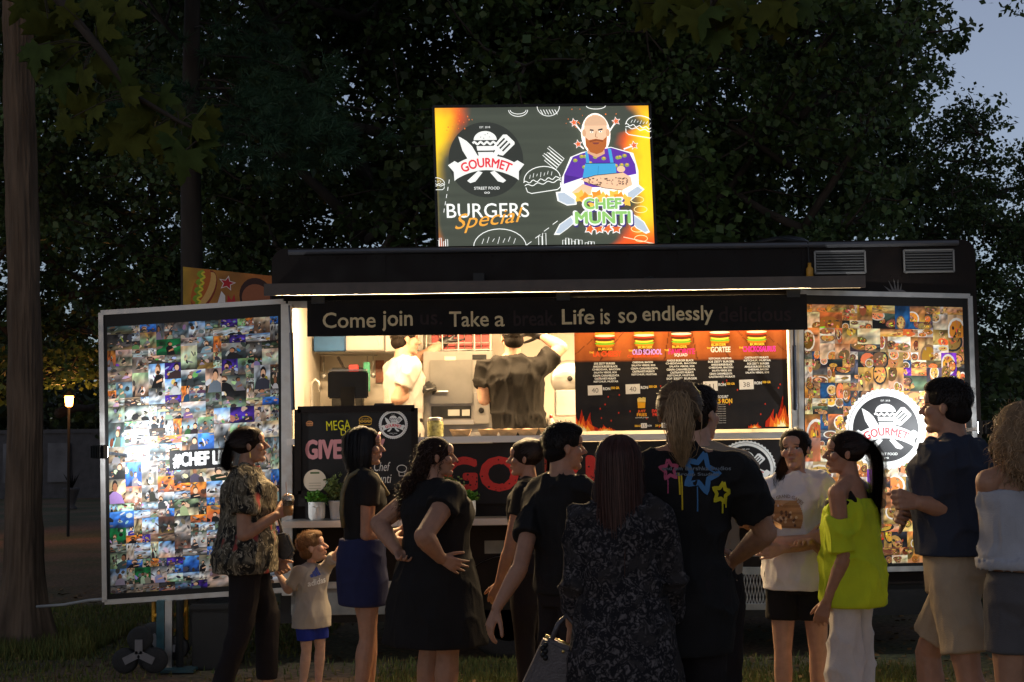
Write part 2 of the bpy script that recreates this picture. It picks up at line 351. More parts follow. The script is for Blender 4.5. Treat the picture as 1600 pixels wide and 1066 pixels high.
def leaf_mat(name):
    m = mat(name, attr=True, rough=.5, nscale=3, namt=.3, spec=.35)
    b = m.node_tree.nodes['Principled BSDF']
    # thin leaves let a little light through
    N = m.node_tree.nodes; L = m.node_tree.links; tr = N.new('ShaderNodeBsdfTranslucent'); ad = N.new('ShaderNodeMixShader'); ad.inputs[0].default_value = .3
    src = b.inputs['Base Color'].links[0].from_socket; L.new(src, tr.inputs[0]); out = [n for n in N if n.type == 'OUTPUT_MATERIAL'][0]
    L.new(b.outputs[0], ad.inputs[1]); L.new(tr.outputs[0], ad.inputs[2]); L.new(ad.outputs[0], out.inputs[0]); return m
M_leaf = leaf_mat('leaf_green')
M_bark = mat('bark', (.036, .026, .019), .9, nscale=7, namt=.5, bump=.9, bscale=16, stretch=(1, 1, .22))
M_bark2 = mat('bark_foreground', (.12, .078, .048), .9, nscale=9, namt=.5, bump=1.0, bscale=22, stretch=(1, 1, .2))
def leaves(cent, rad, per, size, colr, droop=.3, rs=None):
    """leaf clumps: cent (n,3), rad (n,), per leaves each -> V, Q, cols"""
    rs = rs or rng; n = len(cent)*per; c = np.repeat(cent, per, 0); r = np.repeat(rad, per)[:, None]
    d = rs.normal(0, 1, (n, 3)); d /= np.linalg.norm(d, axis=1)[:, None]; P = c + d*r*(rs.uniform(0, 1, (n, 1))**.5)*np.array([1, 1, .6])
    nr = rs.normal(0, 1, (n, 3)) + np.array([0, 0, .9]); nr /= np.linalg.norm(nr, axis=1)[:, None]
    t = rs.normal(0, 1, (n, 3)); t[:, 2] -= droop; u = np.cross(nr, t); u /= np.linalg.norm(u, axis=1)[:, None]; v = np.cross(u, nr)
    s = rs.uniform(.6, 1.3, (n, 1))*size; u = u*s*.42; v = v*s
    V = np.stack([P, P + v*.45 - u, P + v*1.0, P + v*.45 + u], 1)
    V[:, 2] += nr*s*-.12
    g = np.repeat(rs.uniform(.6, 1.35, len(cent)), per)*rs.uniform(.75, 1.25, n); y = rs.uniform(0, 1, n)**3
    col = np.stack([(colr[0] + .03*y)*g, (colr[1] + .015*y)*g, colr[2]*g], 1)
    return V.reshape(-1, 3), np.arange(4*n).reshape(-1, 4), np.repeat(col, 4, 0)
def branch_path(p, d, L, rs, n=6, wob=.12, up=.05):
    pts = [np.array(p, float)]; d = np.array(d, float)
    for i in range(n):
        d = d + rs.normal(0, wob, 3) + np.array([0, 0, up]); d /= np.linalg.norm(d); pts.append(pts[-1] + d*L/n)
    return pts, d
def tree_proto(seed, H, r0, first, spread, nlimb, per, size, colr, lean=0):
    rs = np.random.default_rng(seed); wood = MB(); limb = MB()
    tp = [np.array([lean*(z/H)**1.3*H + .12*math.sin(z*.7+seed), .1*math.sin(z*.5+seed*2), z]) for z in np.linspace(-.1, H*.92, 18)]
    wood.tube([tuple(p) for p in tp], [r0*(1.45 if i == 0 else 1.12 if i == 1 else 1)*(1 - .85*i/17) for i in range(18)], 10)
    cent = []; rad = []
    for k in range(nlimb):
        fz = first + (H*.95 - first)*((k + rs.uniform(0, 1))/nlimb); i = min(16, int(fz/(H*.92)*17)); b = tp[i]; a = k*2.4 + rs.uniform(-.5, .5)
        L = spread*(1.05 - .55*abs((fz - first)/(H - first) - .25))*rs.uniform(.75, 1.15); el = rs.uniform(.05, .75)
        pts, d = branch_path(b, (math.cos(a)*math.cos(el), math.sin(a)*math.cos(el), math.sin(el)), L, rs)
        rb = r0*(1 - .85*i/17)*.5; limb.tube([tuple(p) for p in pts], [max(.012, rb*(1 - .9*j/6)) for j in range(7)], 6)
        for j in range(2, 7):
            for q in range(3):
                sp, _ = branch_path(pts[j], d*.3 + rs.normal(0, 1, 3)*np.array([1, 1, .5]), L*.34*rs.uniform(.6, 1.2), rs, 3, .25, -.02)
                limb.tube([tuple(p) for p in sp], [.022, .016, .011, .006], 4, False)
                for e in sp[1:]: cent.append(e + rs.normal(0, .12, 3)); rad.append(rs.uniform(.18, .46))
    V, Q, cl = leaves(np.array(cent), np.array(rad), per, size, colr, rs=rs)
    wm = bpy.data.meshes.new('trunk'); wm.from_pydata([tuple(p) for p in wood.v], [], wood.f); wm.materials.append(M_bark); wm.polygons.foreach_set('use_smooth', [True]*len(wm.polygons))
    lm = bpy.data.meshes.new('limbs'); lm.from_pydata([tuple(p) for p in limb.v], [], limb.f); lm.materials.append(M_bark); lm.polygons.foreach_set('use_smooth', [True]*len(lm.polygons))
    return wm, lm, np_mesh('crown', V, Q, M_leaf, 'mesh', cols=cl)
PROT = [tree_proto(11, 12.5, .22, 2.6, 3.6, 26, 32, .105, (.050, .085, .026)),
        tree_proto(23, 13.5, .20, 3.2, 3.2, 26, 32, .10, (.060, .105, .036)),
        tree_proto(37, 11.5, .17, 2.0, 3.4, 24, 33, .11, (.075, .125, .036), .05),
        tree_proto(51, 9.0, .12, 1.2, 2.4, 20, 28, .09, (.050, .090, .034), -.04)]
def tree(k, px, Y, rot, label, sc=1.0, group=None, wide=1.0):
    x = T(px, 690, Y).x; e = empty('deciduous_tree', (x, Y, 0), label, 'tree', group); e.rotation_euler.z = rot; e.scale = (sc*wide, sc*wide, sc)
    link(bpy.data.objects.new('trunk', PROT[k][0]), e); tag(link(bpy.data.objects.new('limbs', PROT[k][1]), e), kind='stuff'); link(bpy.data.objects.new('crown', PROT[k][2]), e)
GL = 'dark leafy tree in the dense grove behind the food trailer'; GG = 'grove behind the trailer'
tree(0, 560, 7.0, .3, 'tall tree with dark trunk rising just left of the lit roof billboard')
tree(1, 1262, 7.2, 2.0, 'green leafy tree with forked limbs right of the billboard behind the roof vents', .95, wide=.85)
tree(2, 1090, 8.0, 4.2, 'leafy tree showing beside the right edge of the lit billboard')
tree(2, 830, 9.5, 1.1, 'leafy tree directly behind the lit roof billboard')
tree(3, 1640, 8.2, 5.0, 'sparse young tree against open sky at the right edge', .60)
tree(1, 395, 10.5, .9, GL, 1, GG); tree(0, 690, 12.5, 2.2, GL, 1.05, GG); tree(2, 980, 13, 3.6, GL, 1.1, GG); tree(0, 1190, 12.5, 5.4, GL, 1.0, GG)
tree(1, 250, 15, 3.1, GL, 1.1, GG); tree(2, 1330, 16, 2.7, GL, .85, GG)
tree(0, 85, 18.5, 1.4, 'thick dark tree trunk between the foreground trunk and the park lamp', 1.15)
tree(1, 135, 21.0, 2.9, 'dark tree trunk just right of the glowing park lamp', 1.2)
tree(2, -40, 14, 4.4, 'leafy tree at the far left edge behind the foreground trunk', 1.0); tree(3, 360, 9.5, 2.2, 'small leafy tree behind the photo collage door', .62)
tree(3, 1470, 10.5, .8, 'low bushy tree behind the right end of the trailer', .72, wide=1.0)
# far woods as one mass
nC = 600; cen = np.stack([rng.uniform(-40, 40, nC), rng.uniform(34, 52, nC), rng.uniform(.3, 1, nC)*np.where(rng.uniform(0, 1, nC) < .8, 5, 8)], 1); keep = ~((cen[:, 0] > 13) & (cen[:, 2] > 4.5)); cen = cen[keep]
V, Q, cl = leaves(cen, rng.uniform(.9, 2.0, len(cen)), 60, .5, (.034, .050, .018))
tag(np_mesh('distant_woods', V, Q, M_leaf, cols=cl), 'dim mass of woods far behind the grove', 'woods', kind='stuff')
# shrub at right edge
def shrub(px, Y, h, w, label, colr):
    x = T(px, 690, Y).x; e = empty('leafy_shrub', (x, Y, 0), label, 'shrub'); st = MB(); cent = []
    for k in range(14):
        pts, _ = branch_path((x + rng.normal(0, .08), Y + rng.normal(0, .08), 0), (rng.normal(0, .4), rng.normal(0, .4), 1), h*rng.uniform(.7, 1), rng, 5, .12); st.tube([tuple(p) for p in pts], [.02, .018, .015, .012, .008, .004], 5)
        for p in pts[1:]: cent += [p + rng.normal(0, w*.16, 3) for _ in range(3)]
    mk('stem', st, M_bark, e); V, Q, cl = leaves(np.array(cent), rng.uniform(.12, .3, len(cent)), 26, .075, colr); np_mesh('foliage', V, Q, M_leaf, e, LOC[e.name], cl)
shrub(1575, 3.6, 2.2, 1.5, 'pale green shrub at the right edge behind the curly haired person', (.045, .075, .022))
shrub(1665, 4.4, 2.8, 1.6, 'tall dark shrub partly outside the right edge', (.035, .055, .02))
# ---- foreground trunk at the left edge
def fg_trunk():
    b = T(34, 985, 1.45); e = empty('tall_tree', (b.x, 1.45, 0), 'thick brown rough-barked trunk standing in front at the left edge', 'tree'); n = 110; m = 260; V = []
    for i in range(m):
        z = -.05 + 8.2*i/(m-1); fl = .12*math.exp(-max(z, 0)*3.2); a = np.linspace(0, 2*np.pi, n, endpoint=False)
        P = np.stack([np.cos(a)*2.6, np.sin(a)*2.6, np.full(n, z*2.1)], 1); rd = -np.abs(vn(P*np.array([4.2, 4.2, .8])))*.022 + vn(P*np.array([8, 8, 2.2]))*.010 - np.abs(vn(P*np.array([2, 2, 3.5])))*.006 + vn(P*np.array([.8, .8, .5]))*.02 + .008
        r = .142 - .004*z + fl*(1 + .35*np.sin(a*5)) + rd; cx = b.x - .012*z + .03*math.sin(z*.8); V.append(np.stack([cx + r*np.cos(a), 1.45 + r*np.sin(a), np.full(n, z)], 1))
    V = np.concatenate(V); i = np.arange(m-1)[:, None]*n; k = np.arange(n)[None]; Q = np.stack([i+k, i+(k+1) % n, i+n+(k+1) % n, i+n+k], -1).reshape(-1, 4)
    np_mesh('trunk', V, Q, M_bark2, e, LOC[e.name], smooth=True)
    cent = []; wd = MB()
    for k in range(9):
        a = k*2.4; pts, d = branch_path((b.x - .06, 1.45, 5.6 + .28*k), (math.cos(a), math.sin(a)*.8, .35), 2.6, rng); wd.tube([tuple(p) for p in pts], [.05, .045, .04, .03, .02, .012, .006], 6)
        for p in pts[2:]: cent += [p + rng.normal(0, .3, 3) for _ in range(6)]
    mk('limbs', wd, M_bark2, e, smooth=True); V, Q, cl = leaves(np.array(cent), rng.uniform(.2, .5, len(cent)), 36, .13, (.03, .048, .016)); np_mesh('crown', V, Q, M_leaf, e, LOC[e.name], cl)
fg_trunk()
# ---- pine behind the left door
def pine():
    Y = 4.2; x = T(300, 690, Y).x; e = empty('pine_tree', (x, Y, 0), 'pine with soft green needle boughs and straight dark trunk left of the trailer roof', 'tree'); wd = MB(); wd.tube([(x + .02*math.sin(z), Y, z) for z in np.linspace(0, 9, 14)], [.15 - .008*i for i in range(14)], 10)
    NV = []; NC = []
    for (px, py, dy) in [(345,200,-.9),(380,170,-.6),(400,215,-.9),(430,185,-.5),(455,225,-.9),(480,205,-.6),(505,225,-.8),(525,215,-.6),(440,160,-.4),(400,150,-.3),(380,240,-.9),(470,245,-.7),(260,150,-.5),(230,200,-.6),(330,60,-.5),(420,70,0),(500,120,0)]:
        p = T(px, py, Y + dy); wd.tube([(x, Y, p.z + .25), ((x + p.x)/2, Y + dy/2, p.z + .2), tuple(p)], [.016, .010, .004], 5)
        for q in range(9):
            c = np.array(p) + rng.normal(0, 1, 3)*np.array([.24, .2, .12]); d0 = np.array([p.x - x, dy, -.05]); d0 /= np.linalg.norm(d0)
            k = 110; d = d0*.8 + rng.normal(0, .55, (k, 3)); d /= np.linalg.norm(d, axis=1)[:, None]; s = c + d0*rng.uniform(-.09, .09, (k, 1)); tp = s + d*rng.uniform(.09, .2, (k, 1)); sd = np.cross(d, rng.normal(0, 1, (k, 3))); sd = sd/np.linalg.norm(sd, axis=1)[:, None]*.0045
            NV.append(np.stack([s-sd, s+sd, tp], 1).reshape(-1, 3)); g = rng.uniform(.7, 1.3, k); NC.append(np.repeat(np.stack([.055*g, .115*g, .060*g], 1), 3, 0))
    mk('trunk', wd, M_bark, e, smooth=True); V = np.concatenate(NV); np_mesh('needles', V, np.arange(len(V)).reshape(-1, 3), M_leaf, e, LOC[e.name], np.concatenate(NC))
pine()
# ---- maple standing outside the frame whose leaves hang into it
LEAF = [(0,0),(.10,-.05),(.30,-.16),(.34,-.04),(.50,-.02),(.40,.10),(.56,.22),(.44,.28),(.48,.42),(.28,.36),(.16,.38),(.24,.56),(.13,.58),(.10,.72),(0,.88)]
def maple():
    e = empty('maple_tree', (-3.6, -4.9, 0), 'maple whose broad yellow-green leaves hang into the top of the view', 'tree'); wd = MB()
    wd.tube([(-3.6, -4.9, z) for z in np.linspace(-.05, 5.4, 9)], [.17, .14, .13, .13, .12, .11, .10, .09, .08], 12)
    pts = LEAF + [(-x, y) for x, y in LEAF[::-1][1:-1]]; n = len(pts)
    V = [(x*.17, y*.17, -.03*abs(x) + .012*math.sin(y*5)) for x, y in pts] + [(0, .055, .010)]
    me = bpy.data.meshes.new('leaf'); me.from_pydata(V, [], [(i, (i+1) % n, n) for i in range(n)]); me.materials.append(mat('maple_leaf', (.058, .066, .010), .8, spec=.15, nscale=14, namt=.35, bump=.3, bscale=60))
    me.polygons.foreach_set('use_smooth', [True]*len(me.polygons)); me2 = me.copy(); me2.materials.clear(); me2.materials.append(mat('maple_leaf_green', (.038, .058, .012), .8, spec=.15, nscale=14, namt=.35, bump=.3, bscale=60))
    Y0 = -4.6
    def twig(path, leavesp):
        P = [T(a, b, Y0 + d) for a, b, d in path]; wd.tube(P, [.03 - .027*i/(len(P)-1) for i in range(len(P))], 6)
        leavesp = leavesp + [(a + random.uniform(-28, 28), b + random.uniform(-26, 22), d + random.uniform(.05, .3), s*.85, rot + random.uniform(-40, 40)) for (a, b, d, s, rot) in leavesp]
        for (a, b, d, s, rot) in leavesp:
            o = link(bpy.data.objects.new('leaf', me if random.random() < .72 else me2), e); p = T(a, b, Y0 + d); o.location = p - LOC[e.name]
            o.rotation_euler = (math.radians(90 + random.uniform(-50, 25)), math.radians(rot), math.radians(random.uniform(-50, 50))); s *= random.uniform(.72, .95); o.scale = (s*random.uniform(.8, 1.1), s, s*random.uniform(.8, 2.2))
            q = min(P, key=lambda c: (c - p).length); wd.tube([q, (q + p)/2 + Vector((0, 0, .02)), p], .0022, 4, False)
    wd.tube([(-3.6,-4.9,4.6), (-2.6,-4.8,4.2), T(-60,-190,Y0)], [.06,.045,.03], 8)
    twig([(-60,-190,0),(60,-40,0),(150,70,0),(210,150,.05),(280,190,.1),(330,215,.1)],
         [(40,-10,0,1.1,200),(75,30,0,1.2,170),(110,60,.05,1.1,215),(100,10,-.05,1.0,150),(150,40,0,1.0,120),(160,95,.05,1.1,190),(130,110,0,1.2,200),(185,110,0,1,150),(120,150,.05,1.0,185),(200,135,0,1.0,220),(215,165,.05,1.3,130),(250,150,.1,1.0,110),(240,200,.1,1.25,195),(270,210,.1,1.3,175),(205,205,.1,1.2,230),(300,190,.1,1.2,125),(310,215,.1,1.2,160),(290,235,.05,1.1,200),(275,175,.1,1.0,80),(60,70,0,1.1,190),(90,110,.05,1.0,170),(170,60,.05,.9,100),(180,20,.1,1,100),(135,-5,.1,1,140),(60,-5,.1,1.1,185),(110,185,.05,.9,180),(150,165,.05,.9,205)])
    wd.tube([(-3.6,-4.9,5.0), (-1.6,-4.7,4.6), (.2,-4.6,4.05), T(1120,-150,Y0)], [.06,.05,.035,.02], 8)
    twig([(1120,-150,0),(1130,-60,0),(1120,-5,0),(1110,20,.05)],
         [(1040,-15,0,1.2,200),(1075,-15,0,1.3,185),(1025,10,.05,1.0,215),(1085,15,0,1.2,175),(1110,10,0,1.2,190),(1130,30,.05,1.1,165),(1150,0,0,1.3,160),(1120,50,.05,.9,185),(1190,5,.05,1.3,140),(1225,0,.05,1.2,150),(1250,5,.05,1.1,125),(1175,30,.1,1.0,180),(1055,25,.1,1.0,190),(1215,30,.1,.9,170),(1000,5,.05,.9,240)])
    mk('trunk', wd, M_bark, e, smooth=True)
maple()
# ---- far park wall with boards, lamp, urn
M_stone = mat('pale_stone', (.075, .07, .072), .85, nscale=5, namt=.25, bump=.3)
YW = 34.0
def far_wall():
    a = T(-60, 655, YW); b = T(330, 655, YW); e = empty('park_wall', ((a.x + b.x)/2, YW, 0), 'low pale park wall far off behind the tree trunks at left', 'wall')
    mk('wall_body', MB().box((a.x, YW, 0), (b.x, YW + .4, 2.0)), M_stone, e); mk('coping', MB().box((a.x - .05, YW - .06, 2.0), (b.x + .05, YW + .46, 2.12)), M_stone, e)
    for k, px in enumerate((5, 75, 170)):
        p = T(px, 700, YW - .1); q = T(px + 34, 700, YW - .1); mk('poster', MB().box((p.x, YW - .12, .5), (q.x, YW - .06, 1.7)), mat('poster_grey', (.10, .097, .105), .6, nscale=1.5, namt=.6), e)
far_wall()
def park_lamp():
    Y = 15; p = T(108, 626, Y); e = empty('park_lamp', (p.x, Y, 0), 'glowing orange park lamp on a post far off at left', 'lamp')
    mk('post', MB().tube([(p.x, Y, 0), (p.x, Y, p.z - .1)], .028, 8), M_dark, e); mk('lantern', MB().lathe((p.x, Y, p.z), [(.035,-.11),(.06,-.09),(.08,.06),(.07,.08)], 12), mat('lantern_glow', (.9, .4, .1), emit=16, emitcol=(1, .30, .04)), e, smooth=True)
    mk('cap', MB().lathe((p.x, Y, p.z), [(.11,.08),(.09,.10),(.03,.15),(.01,.17)], 12), M_dark, e)
    l = bpy.data.lights.new('park_lamp_light', 'POINT'); l.energy = 28; l.color = (1, .42, .12); l.shadow_soft_size = .2; o = link(bpy.data.objects.new('park_lamp_light', l), e); o.location = (0, -.45, p.z)
park_lamp()
def urn():
    Y = 26; p = T(112, 735, Y); e = empty('stone_urn', (p.x, Y, 0), 'pale stone planter with spiky plant beyond the two dark trunks', 'planter')
    mk('bowl', MB().lathe((p.x, Y, 0), [(.15,0),(.13,.05),(.08,.10),(.11,.2),(.19,.46),(.22,.50),(.20,.54)], 20), M_stone, e, smooth=True); s = MB()
    for k in range(22):
        a = k*2.4; l = random.uniform(.35, .6); s.add([(p.x - .02, Y, .52), (p.x + .02, Y, .52), (p.x + math.cos(a)*l*.4, Y + math.sin(a)*l*.4, .54 + l*.7)], [(0,1,2)])
    mk('spiky_leaves', s, M_leaf, e)
urn()
# ================================================================ food trailer
XL = T(425, 600).x; XR = T(1531, 600).x; ZR = T(980, 381).z; ZO = T(850, 470).z; ZC = T(950, 679).z; OL = T(451, 600).x; OR = T(1246, 600).x; ZF = .62; YB = 2.15
trailer = empty('food_trailer', ((XL+XR)/2, 1.0, 0), 'long black street food trailer with lit serving hatch and open photo doors', 'trailer')
def tp(name, mb, m, parent=None, **k): return mk(name, mb, m, parent or trailer, **k)
def rounded_front(x0, x1, z0, z1, r, y0, y1):
    pts = [(x0, z0), (x1, z0)] + [(x1 - r + r*math.cos(a), z1 - r + r*math.sin(a)) for a in np.linspace(0, math.pi/2, 7)] + [(x0 + r - r*math.sin(a), z1 - r + r*math.cos(a)) for a in np.linspace(0, math.pi/2, 7)]
    n = len(pts); return MB().add([(x, y0, z) for x, z in pts] + [(x, y1, z) for x, z in pts], [tuple(range(n)), tuple(range(n, 2*n))[::-1]] + [(i, (i+1) % n, n + (i+1) % n, n + i) for i in range(n)])
tp('upper_wall', rounded_front(XL, XR, ZO, ZR, .10, 0, .06), M_black)
tp('wall_post', MB().box((XL, 0, ZF-.1), (OL, .06, ZO)), M_black)
tp('side_panel', MB().box((OR, 0, ZF-.1), (XR, .06, ZO)), M_black)
tp('lower_wall', MB().box((OL, 0, ZF-.1), (OR, .06, ZC-.05)), M_black)
tp('roof', rounded_front(XL+.002, XR-.002, ZR-.12, ZR-.002, .10, .06, YB+.06), M_black)
tp('roof_edge_trim', MB().tube([(XL+.12, -.012, ZR-.03), (XR-.12, -.012, ZR-.03)], .02, 10), mat('roof_trim', (.10, .10, .105), .4, .3))
tp('back_wall', MB().box((XL, YB, ZF), (XR, YB+.06, ZR-.12)), M_cream)
tp('end_wall', MB().box((XL, .06, ZF), (XL+.05, YB, ZR-.12)), M_cream); tp('end_wall', MB().box((XR-.05, .06, ZF), (XR, YB, ZR-.12)), M_cream)
tp('partition', MB().box((OR+.03, .06, ZF), (OR+.07, YB, ZR-.12)), M_cream)
tp('interior_ceiling', MB().box((XL+.05, .06, ZR-.16), (XR-.05, YB, ZR-.122)), M_cream)
tp('floor', MB().box((XL, .06, ZF-.1), (XR, YB, ZF)), M_steel)
tp('chassis', MB().box((XL+.1, .15, .36), (XR-.1, YB-.1, ZF-.1)), M_dark)
tp('skirt', MB().box((XL+.05, .03, .30), (T(752, 900).x, .07, ZF-.1)), M_dark); tp('skirt', MB().box((T(838, 900).x, .03, .30), (XR-.05, .07, ZF-.1)), M_dark)
wx = T(795, 950).x
for (cx, cy) in ((wx, .28), (wx, YB - .2)):
    w = tp('wheel', MB().lathe((cx, cy, .335), [(.20,-.10),(.21,-.085),(.20,-.06),(.09,-.03),(.07,-.05),(.05,-.08),(.0,-.08)], 28, 'Y'), M_rim, smooth=True)
    tp('tyre', MB().lathe((cx, cy, .335), [(.205,-.1),(.26,-.115),(.315,-.105),(.335,-.08),(.335,.08),(.31,.1),(.2,.1)], 36, 'Y'), M_rubber, w, smooth=True)
    for k in range(8):
        a = k*math.pi/4; tp('rim_slot', MB().lathe((cx + .145*math.cos(a), cy-.052, .335 + .145*math.sin(a)), [(.022,-.004),(.022,.004)], 10, 'Y'), M_dark, w)
arch = MB(); wz = .335
arch.add([(wx + .42*math.cos(a), y, wz + .42*math.sin(a)) for a in np.linspace(0, math.pi, 15) for y in (-.03, .3)], [(2*i, 2*i+1, 2*i+3, 2*i+2) for i in range(14)]); tp('wheel_arch', arch, M_greypaint)
tp('fender', MB().box((T(757, 845).x, -.012, T(757,865).z), (T(838, 845).x, -.002, T(757, 845).z)), M_greypaint)
# counter and shelf
xc = T(648, 680).x
tp('counter', MB().box((OL, -.10, ZC-.045), (OR, .62, ZC)), M_steel, bevel=.004)
tp('counter_front', MB().box((OL, -.03, T(900,785).z), (OR, -.004, ZC-.05)), mat('counter_vinyl', (.014, .011, .010), .55, nscale=5, namt=.3, spec=.2))
ZS = T(620, 812, -.3).z
tp('serving_shelf', MB().box((OL, -.34, ZS-.045), (T(1236, 800).x, -.032, ZS)), M_steel, bevel=.004)
for px in (470, 640, 830, 1010, 1200): x = T(px, 800).x; tp('shelf_bracket', MB().add([(x-.012,-.30,ZS-.047),(x-.012,-.004,ZS-.047),(x-.012,-.004,ZS-.26),(x+.012,-.30,ZS-.047),(x+.012,-.004,ZS-.047),(x+.012,-.004,ZS-.26)], [(0,1,2),(5,4,3),(0,3,4,1),(1,4,5,2),(2,5,3,0)]), M_dark)
# pale panels under the shelf and the mesh step
tp('tool_locker', MB().box((T(455,910).x, -.012, T(600,960).z), (T(735,910).x, -.002, T(600,908).z)), M_greypaint, bevel=.003)
tp('locker_lid', MB().box((T(455,910).x, -.03, T(600,918).z), (T(735,910).x, -.013, T(600,908).z)), M_alu)
st = tp('entry_step', MB().bar(T(1150,892,-.25), T(1215,892,-.25), .03, .05), M_greypaint); tp('step_rail', MB().bar(T(1150,948,-.3), T(1215,948,-.3), .03, .04), M_greypaint, st); tp('step_tread', MB().bar(T(1150,862,-.2), T(1215,862,-.2), .06, .06), M_greypaint, st)
ms = MB()
for k in range(14):
    a = 1150 + 65*k/13
    ms.bar(T(a, 895, -.26), T(a + 10, 946, -.28), .004); ms.bar(T(a + 10, 895, -.26), T(a, 946, -.28), .004)
tp('step_mesh', ms, M_alu, st)
# window jambs, sill
tp('window_jamb', MB().box((T(441,600).x, -.05, T(441,930).z), (T(458,600).x, -.002, ZO)), M_alu, bevel=.003)
tp('window_jamb', MB().box((T(1234,600).x, -.05, ZC+.002), (T(1251,600).x, -.002, ZO)), M_alu, bevel=.003)
tp('window_header', MB().box((OL, -.02, ZO-.03), (OR, -.001, ZO+.02)), M_alu)
# lifted hatch flap
fa, fb = T(414, 455, -.5), T(1350, 443, -.5); zf = fa.z
tp('hatch_flap', MB().add([(fa.x, -.52, zf), (fb.x, -.52, zf), (XR-.9 if False else T(1330,450).x, -.002, zf+.03), (XL, -.002, zf+.03), (fa.x, -.52, zf+.035), (fb.x, -.52, zf+.035), (T(1330,450).x, -.002, zf+.065), (XL, -.002, zf+.065)], [(0,1,2,3),(7,6,5,4),(0,4,5,1),(1,5,6,2),(2,6,7,3),(3,7,4,0)]), M_black)
tp('flap_edge', MB().box((fa.x, -.545, zf-.035), (fb.x, -.522, zf+.045)), mat('flap_edge_brown', (.055, .042, .034), .5, nscale=10, namt=.3))
tp('flap_hinge', MB().box((T(1400-660,440).x, -.10, zf+.07), (T(757,440).x, -.02, zf+.15)), M_dark)
tp('flap_clip', MB().bar((T(990,445).x, -.3, zf+.05), (T(1015,445).x, -.2, zf+.09), .02), M_dark)
tp('yellow_bottle_holder', MB().lathe((T(1263,430).x, -.05, T(1263,443).z), [(.025,0),(.025,.10),(.012,.115),(.012,.14)], 12), M_yellow, smooth=True)
tp('cable', MB().tube([(T(1263,420).x, -.05, T(1263,428).z), (T(1262,400).x, -.03, T(1262,400).z), (T(1261,376).x, -.025, T(1261,378).z)], .005, 5), M_dark)
# hanging sign
ys = -.46; q0 = [T(480, 527, ys), T(1262, 514, ys), T(1262, 458, ys), T(478, 472, ys)]
za = sum(p.z for p in q0[2:])/2; zb = sum(p.z for p in q0[:2])/2; x0, x1 = q0[0].x, q0[1].x
sg = tp('hanging_sign', MB().box((x0, ys, zb), (x1, ys+.02, za)), mat('sign_board', (.006, .005, .0045), .6, nscale=12, namt=.3, spec=.12))
cw = hx('c4b48c'); dr = hx('1c0806')
for st, x, y, h, w, c in (('Come', 504.7, 25, 24, 82, cw), ('join', 597.6, 22.5, 31, 47, cw), ('us.', 657, 24, 16, 34, dr), ('Take', 702.5, 24, 23.5, 61, cw), ('a', 773.5, 20, 16.5, 15, cw), ('break.', 803, 24, 24, 66, dr), ('Life', 878.7, 25.4, 24, 50, cw), ('is', 939, 25, 24, 14, cw), ('so', 967, 23, 17, 28, cw), ('endlessly', 1004.6, 25, 30, 110, cw), ('delicious', 1124, 26, 24, 112, dr)):
    P = Print([(x0, ys, zb), (x1, ys, zb), (x1, ys, za), (x0, ys, za)], 782, 56); P.text(st, x-480, y, h, c, width=w, bold=.014, align='L'); P.build('lettering', M_print, sg)
for px in (497, 880, 1240): x = T(px, 470, ys).x; tp('sign_hook', MB().box((x-.045, ys-.006, za-.02), (x+.045, ys-.0005, za+.03)), M_dark, sg)
# led strip under the flap
zl = zf - .02
tp('light_strip', MB().box((T(462,460,-.4).x, -.50, zl-.012), (T(1340,460,-.4).x, -.47, zl)), mat('led_strip', (1, .8, .5), emit=.3, emitcol=(1, .72, .34)))
def area(name, loc, sx, sy, energy, col, rot=(0,0,0), parent=None, spread=180):
    l = bpy.data.lights.new(name, 'AREA'); l.shape = 'RECTANGLE'; l.size = sx; l.size_y = sy; l.energy = energy; l.color = col; l.spread = math.radians(spread)
    o = link(bpy.data.objects.new(name, l), parent); o.location = Vector(loc) - (LOC[parent.name] if parent else Vector()); o.rotation_euler = rot; return o
WARM = (1, .70, .36)
area('strip_light', ((OL+OR)/2, -.515, zl-.03), OR-OL, .04, 80, WARM, (math.radians(-52), 0, 0), trailer, 108)
area('menu_light', (T(1066,500,-.2).x, -.2, zl-.03), 1.5, .04, 9, WARM, (math.radians(15), 0, 0), trailer)
# interior ceiling lamps
for i, px in enumerate((560, 760, 950, 1130)):
    x = T(px, 600, .9).x; tp('ceiling_lamp', MB().box((x-.3, .55, ZR-.185), (x+.3, .67, ZR-.162)), mat('lamp_tube', (1, .9, .7), emit=6, emitcol=(1, .78, .46)))
    area('ceiling_light', (x, .61, ZR-.19), .6, .12, 34, (1, .68, .36), (0,0,0), trailer)
# gas struts, cables
tp('gas_strut', MB().tube([T(458, 640, -.06), T(455, 520, -.25)], .014, 8).tube([T(455, 520, -.25), T(452, 478, -.42)], .008, 8), mat('strut_blue', (.02, .03, .05), .35, .3))
tp('gas_strut', MB().tube([T(1243, 640, -.06), T(1241, 540, -.25)], .014, 8).tube([T(1241, 540, -.25), T(1240, 470, -.42)], .008, 8), MATS['strut_blue'])
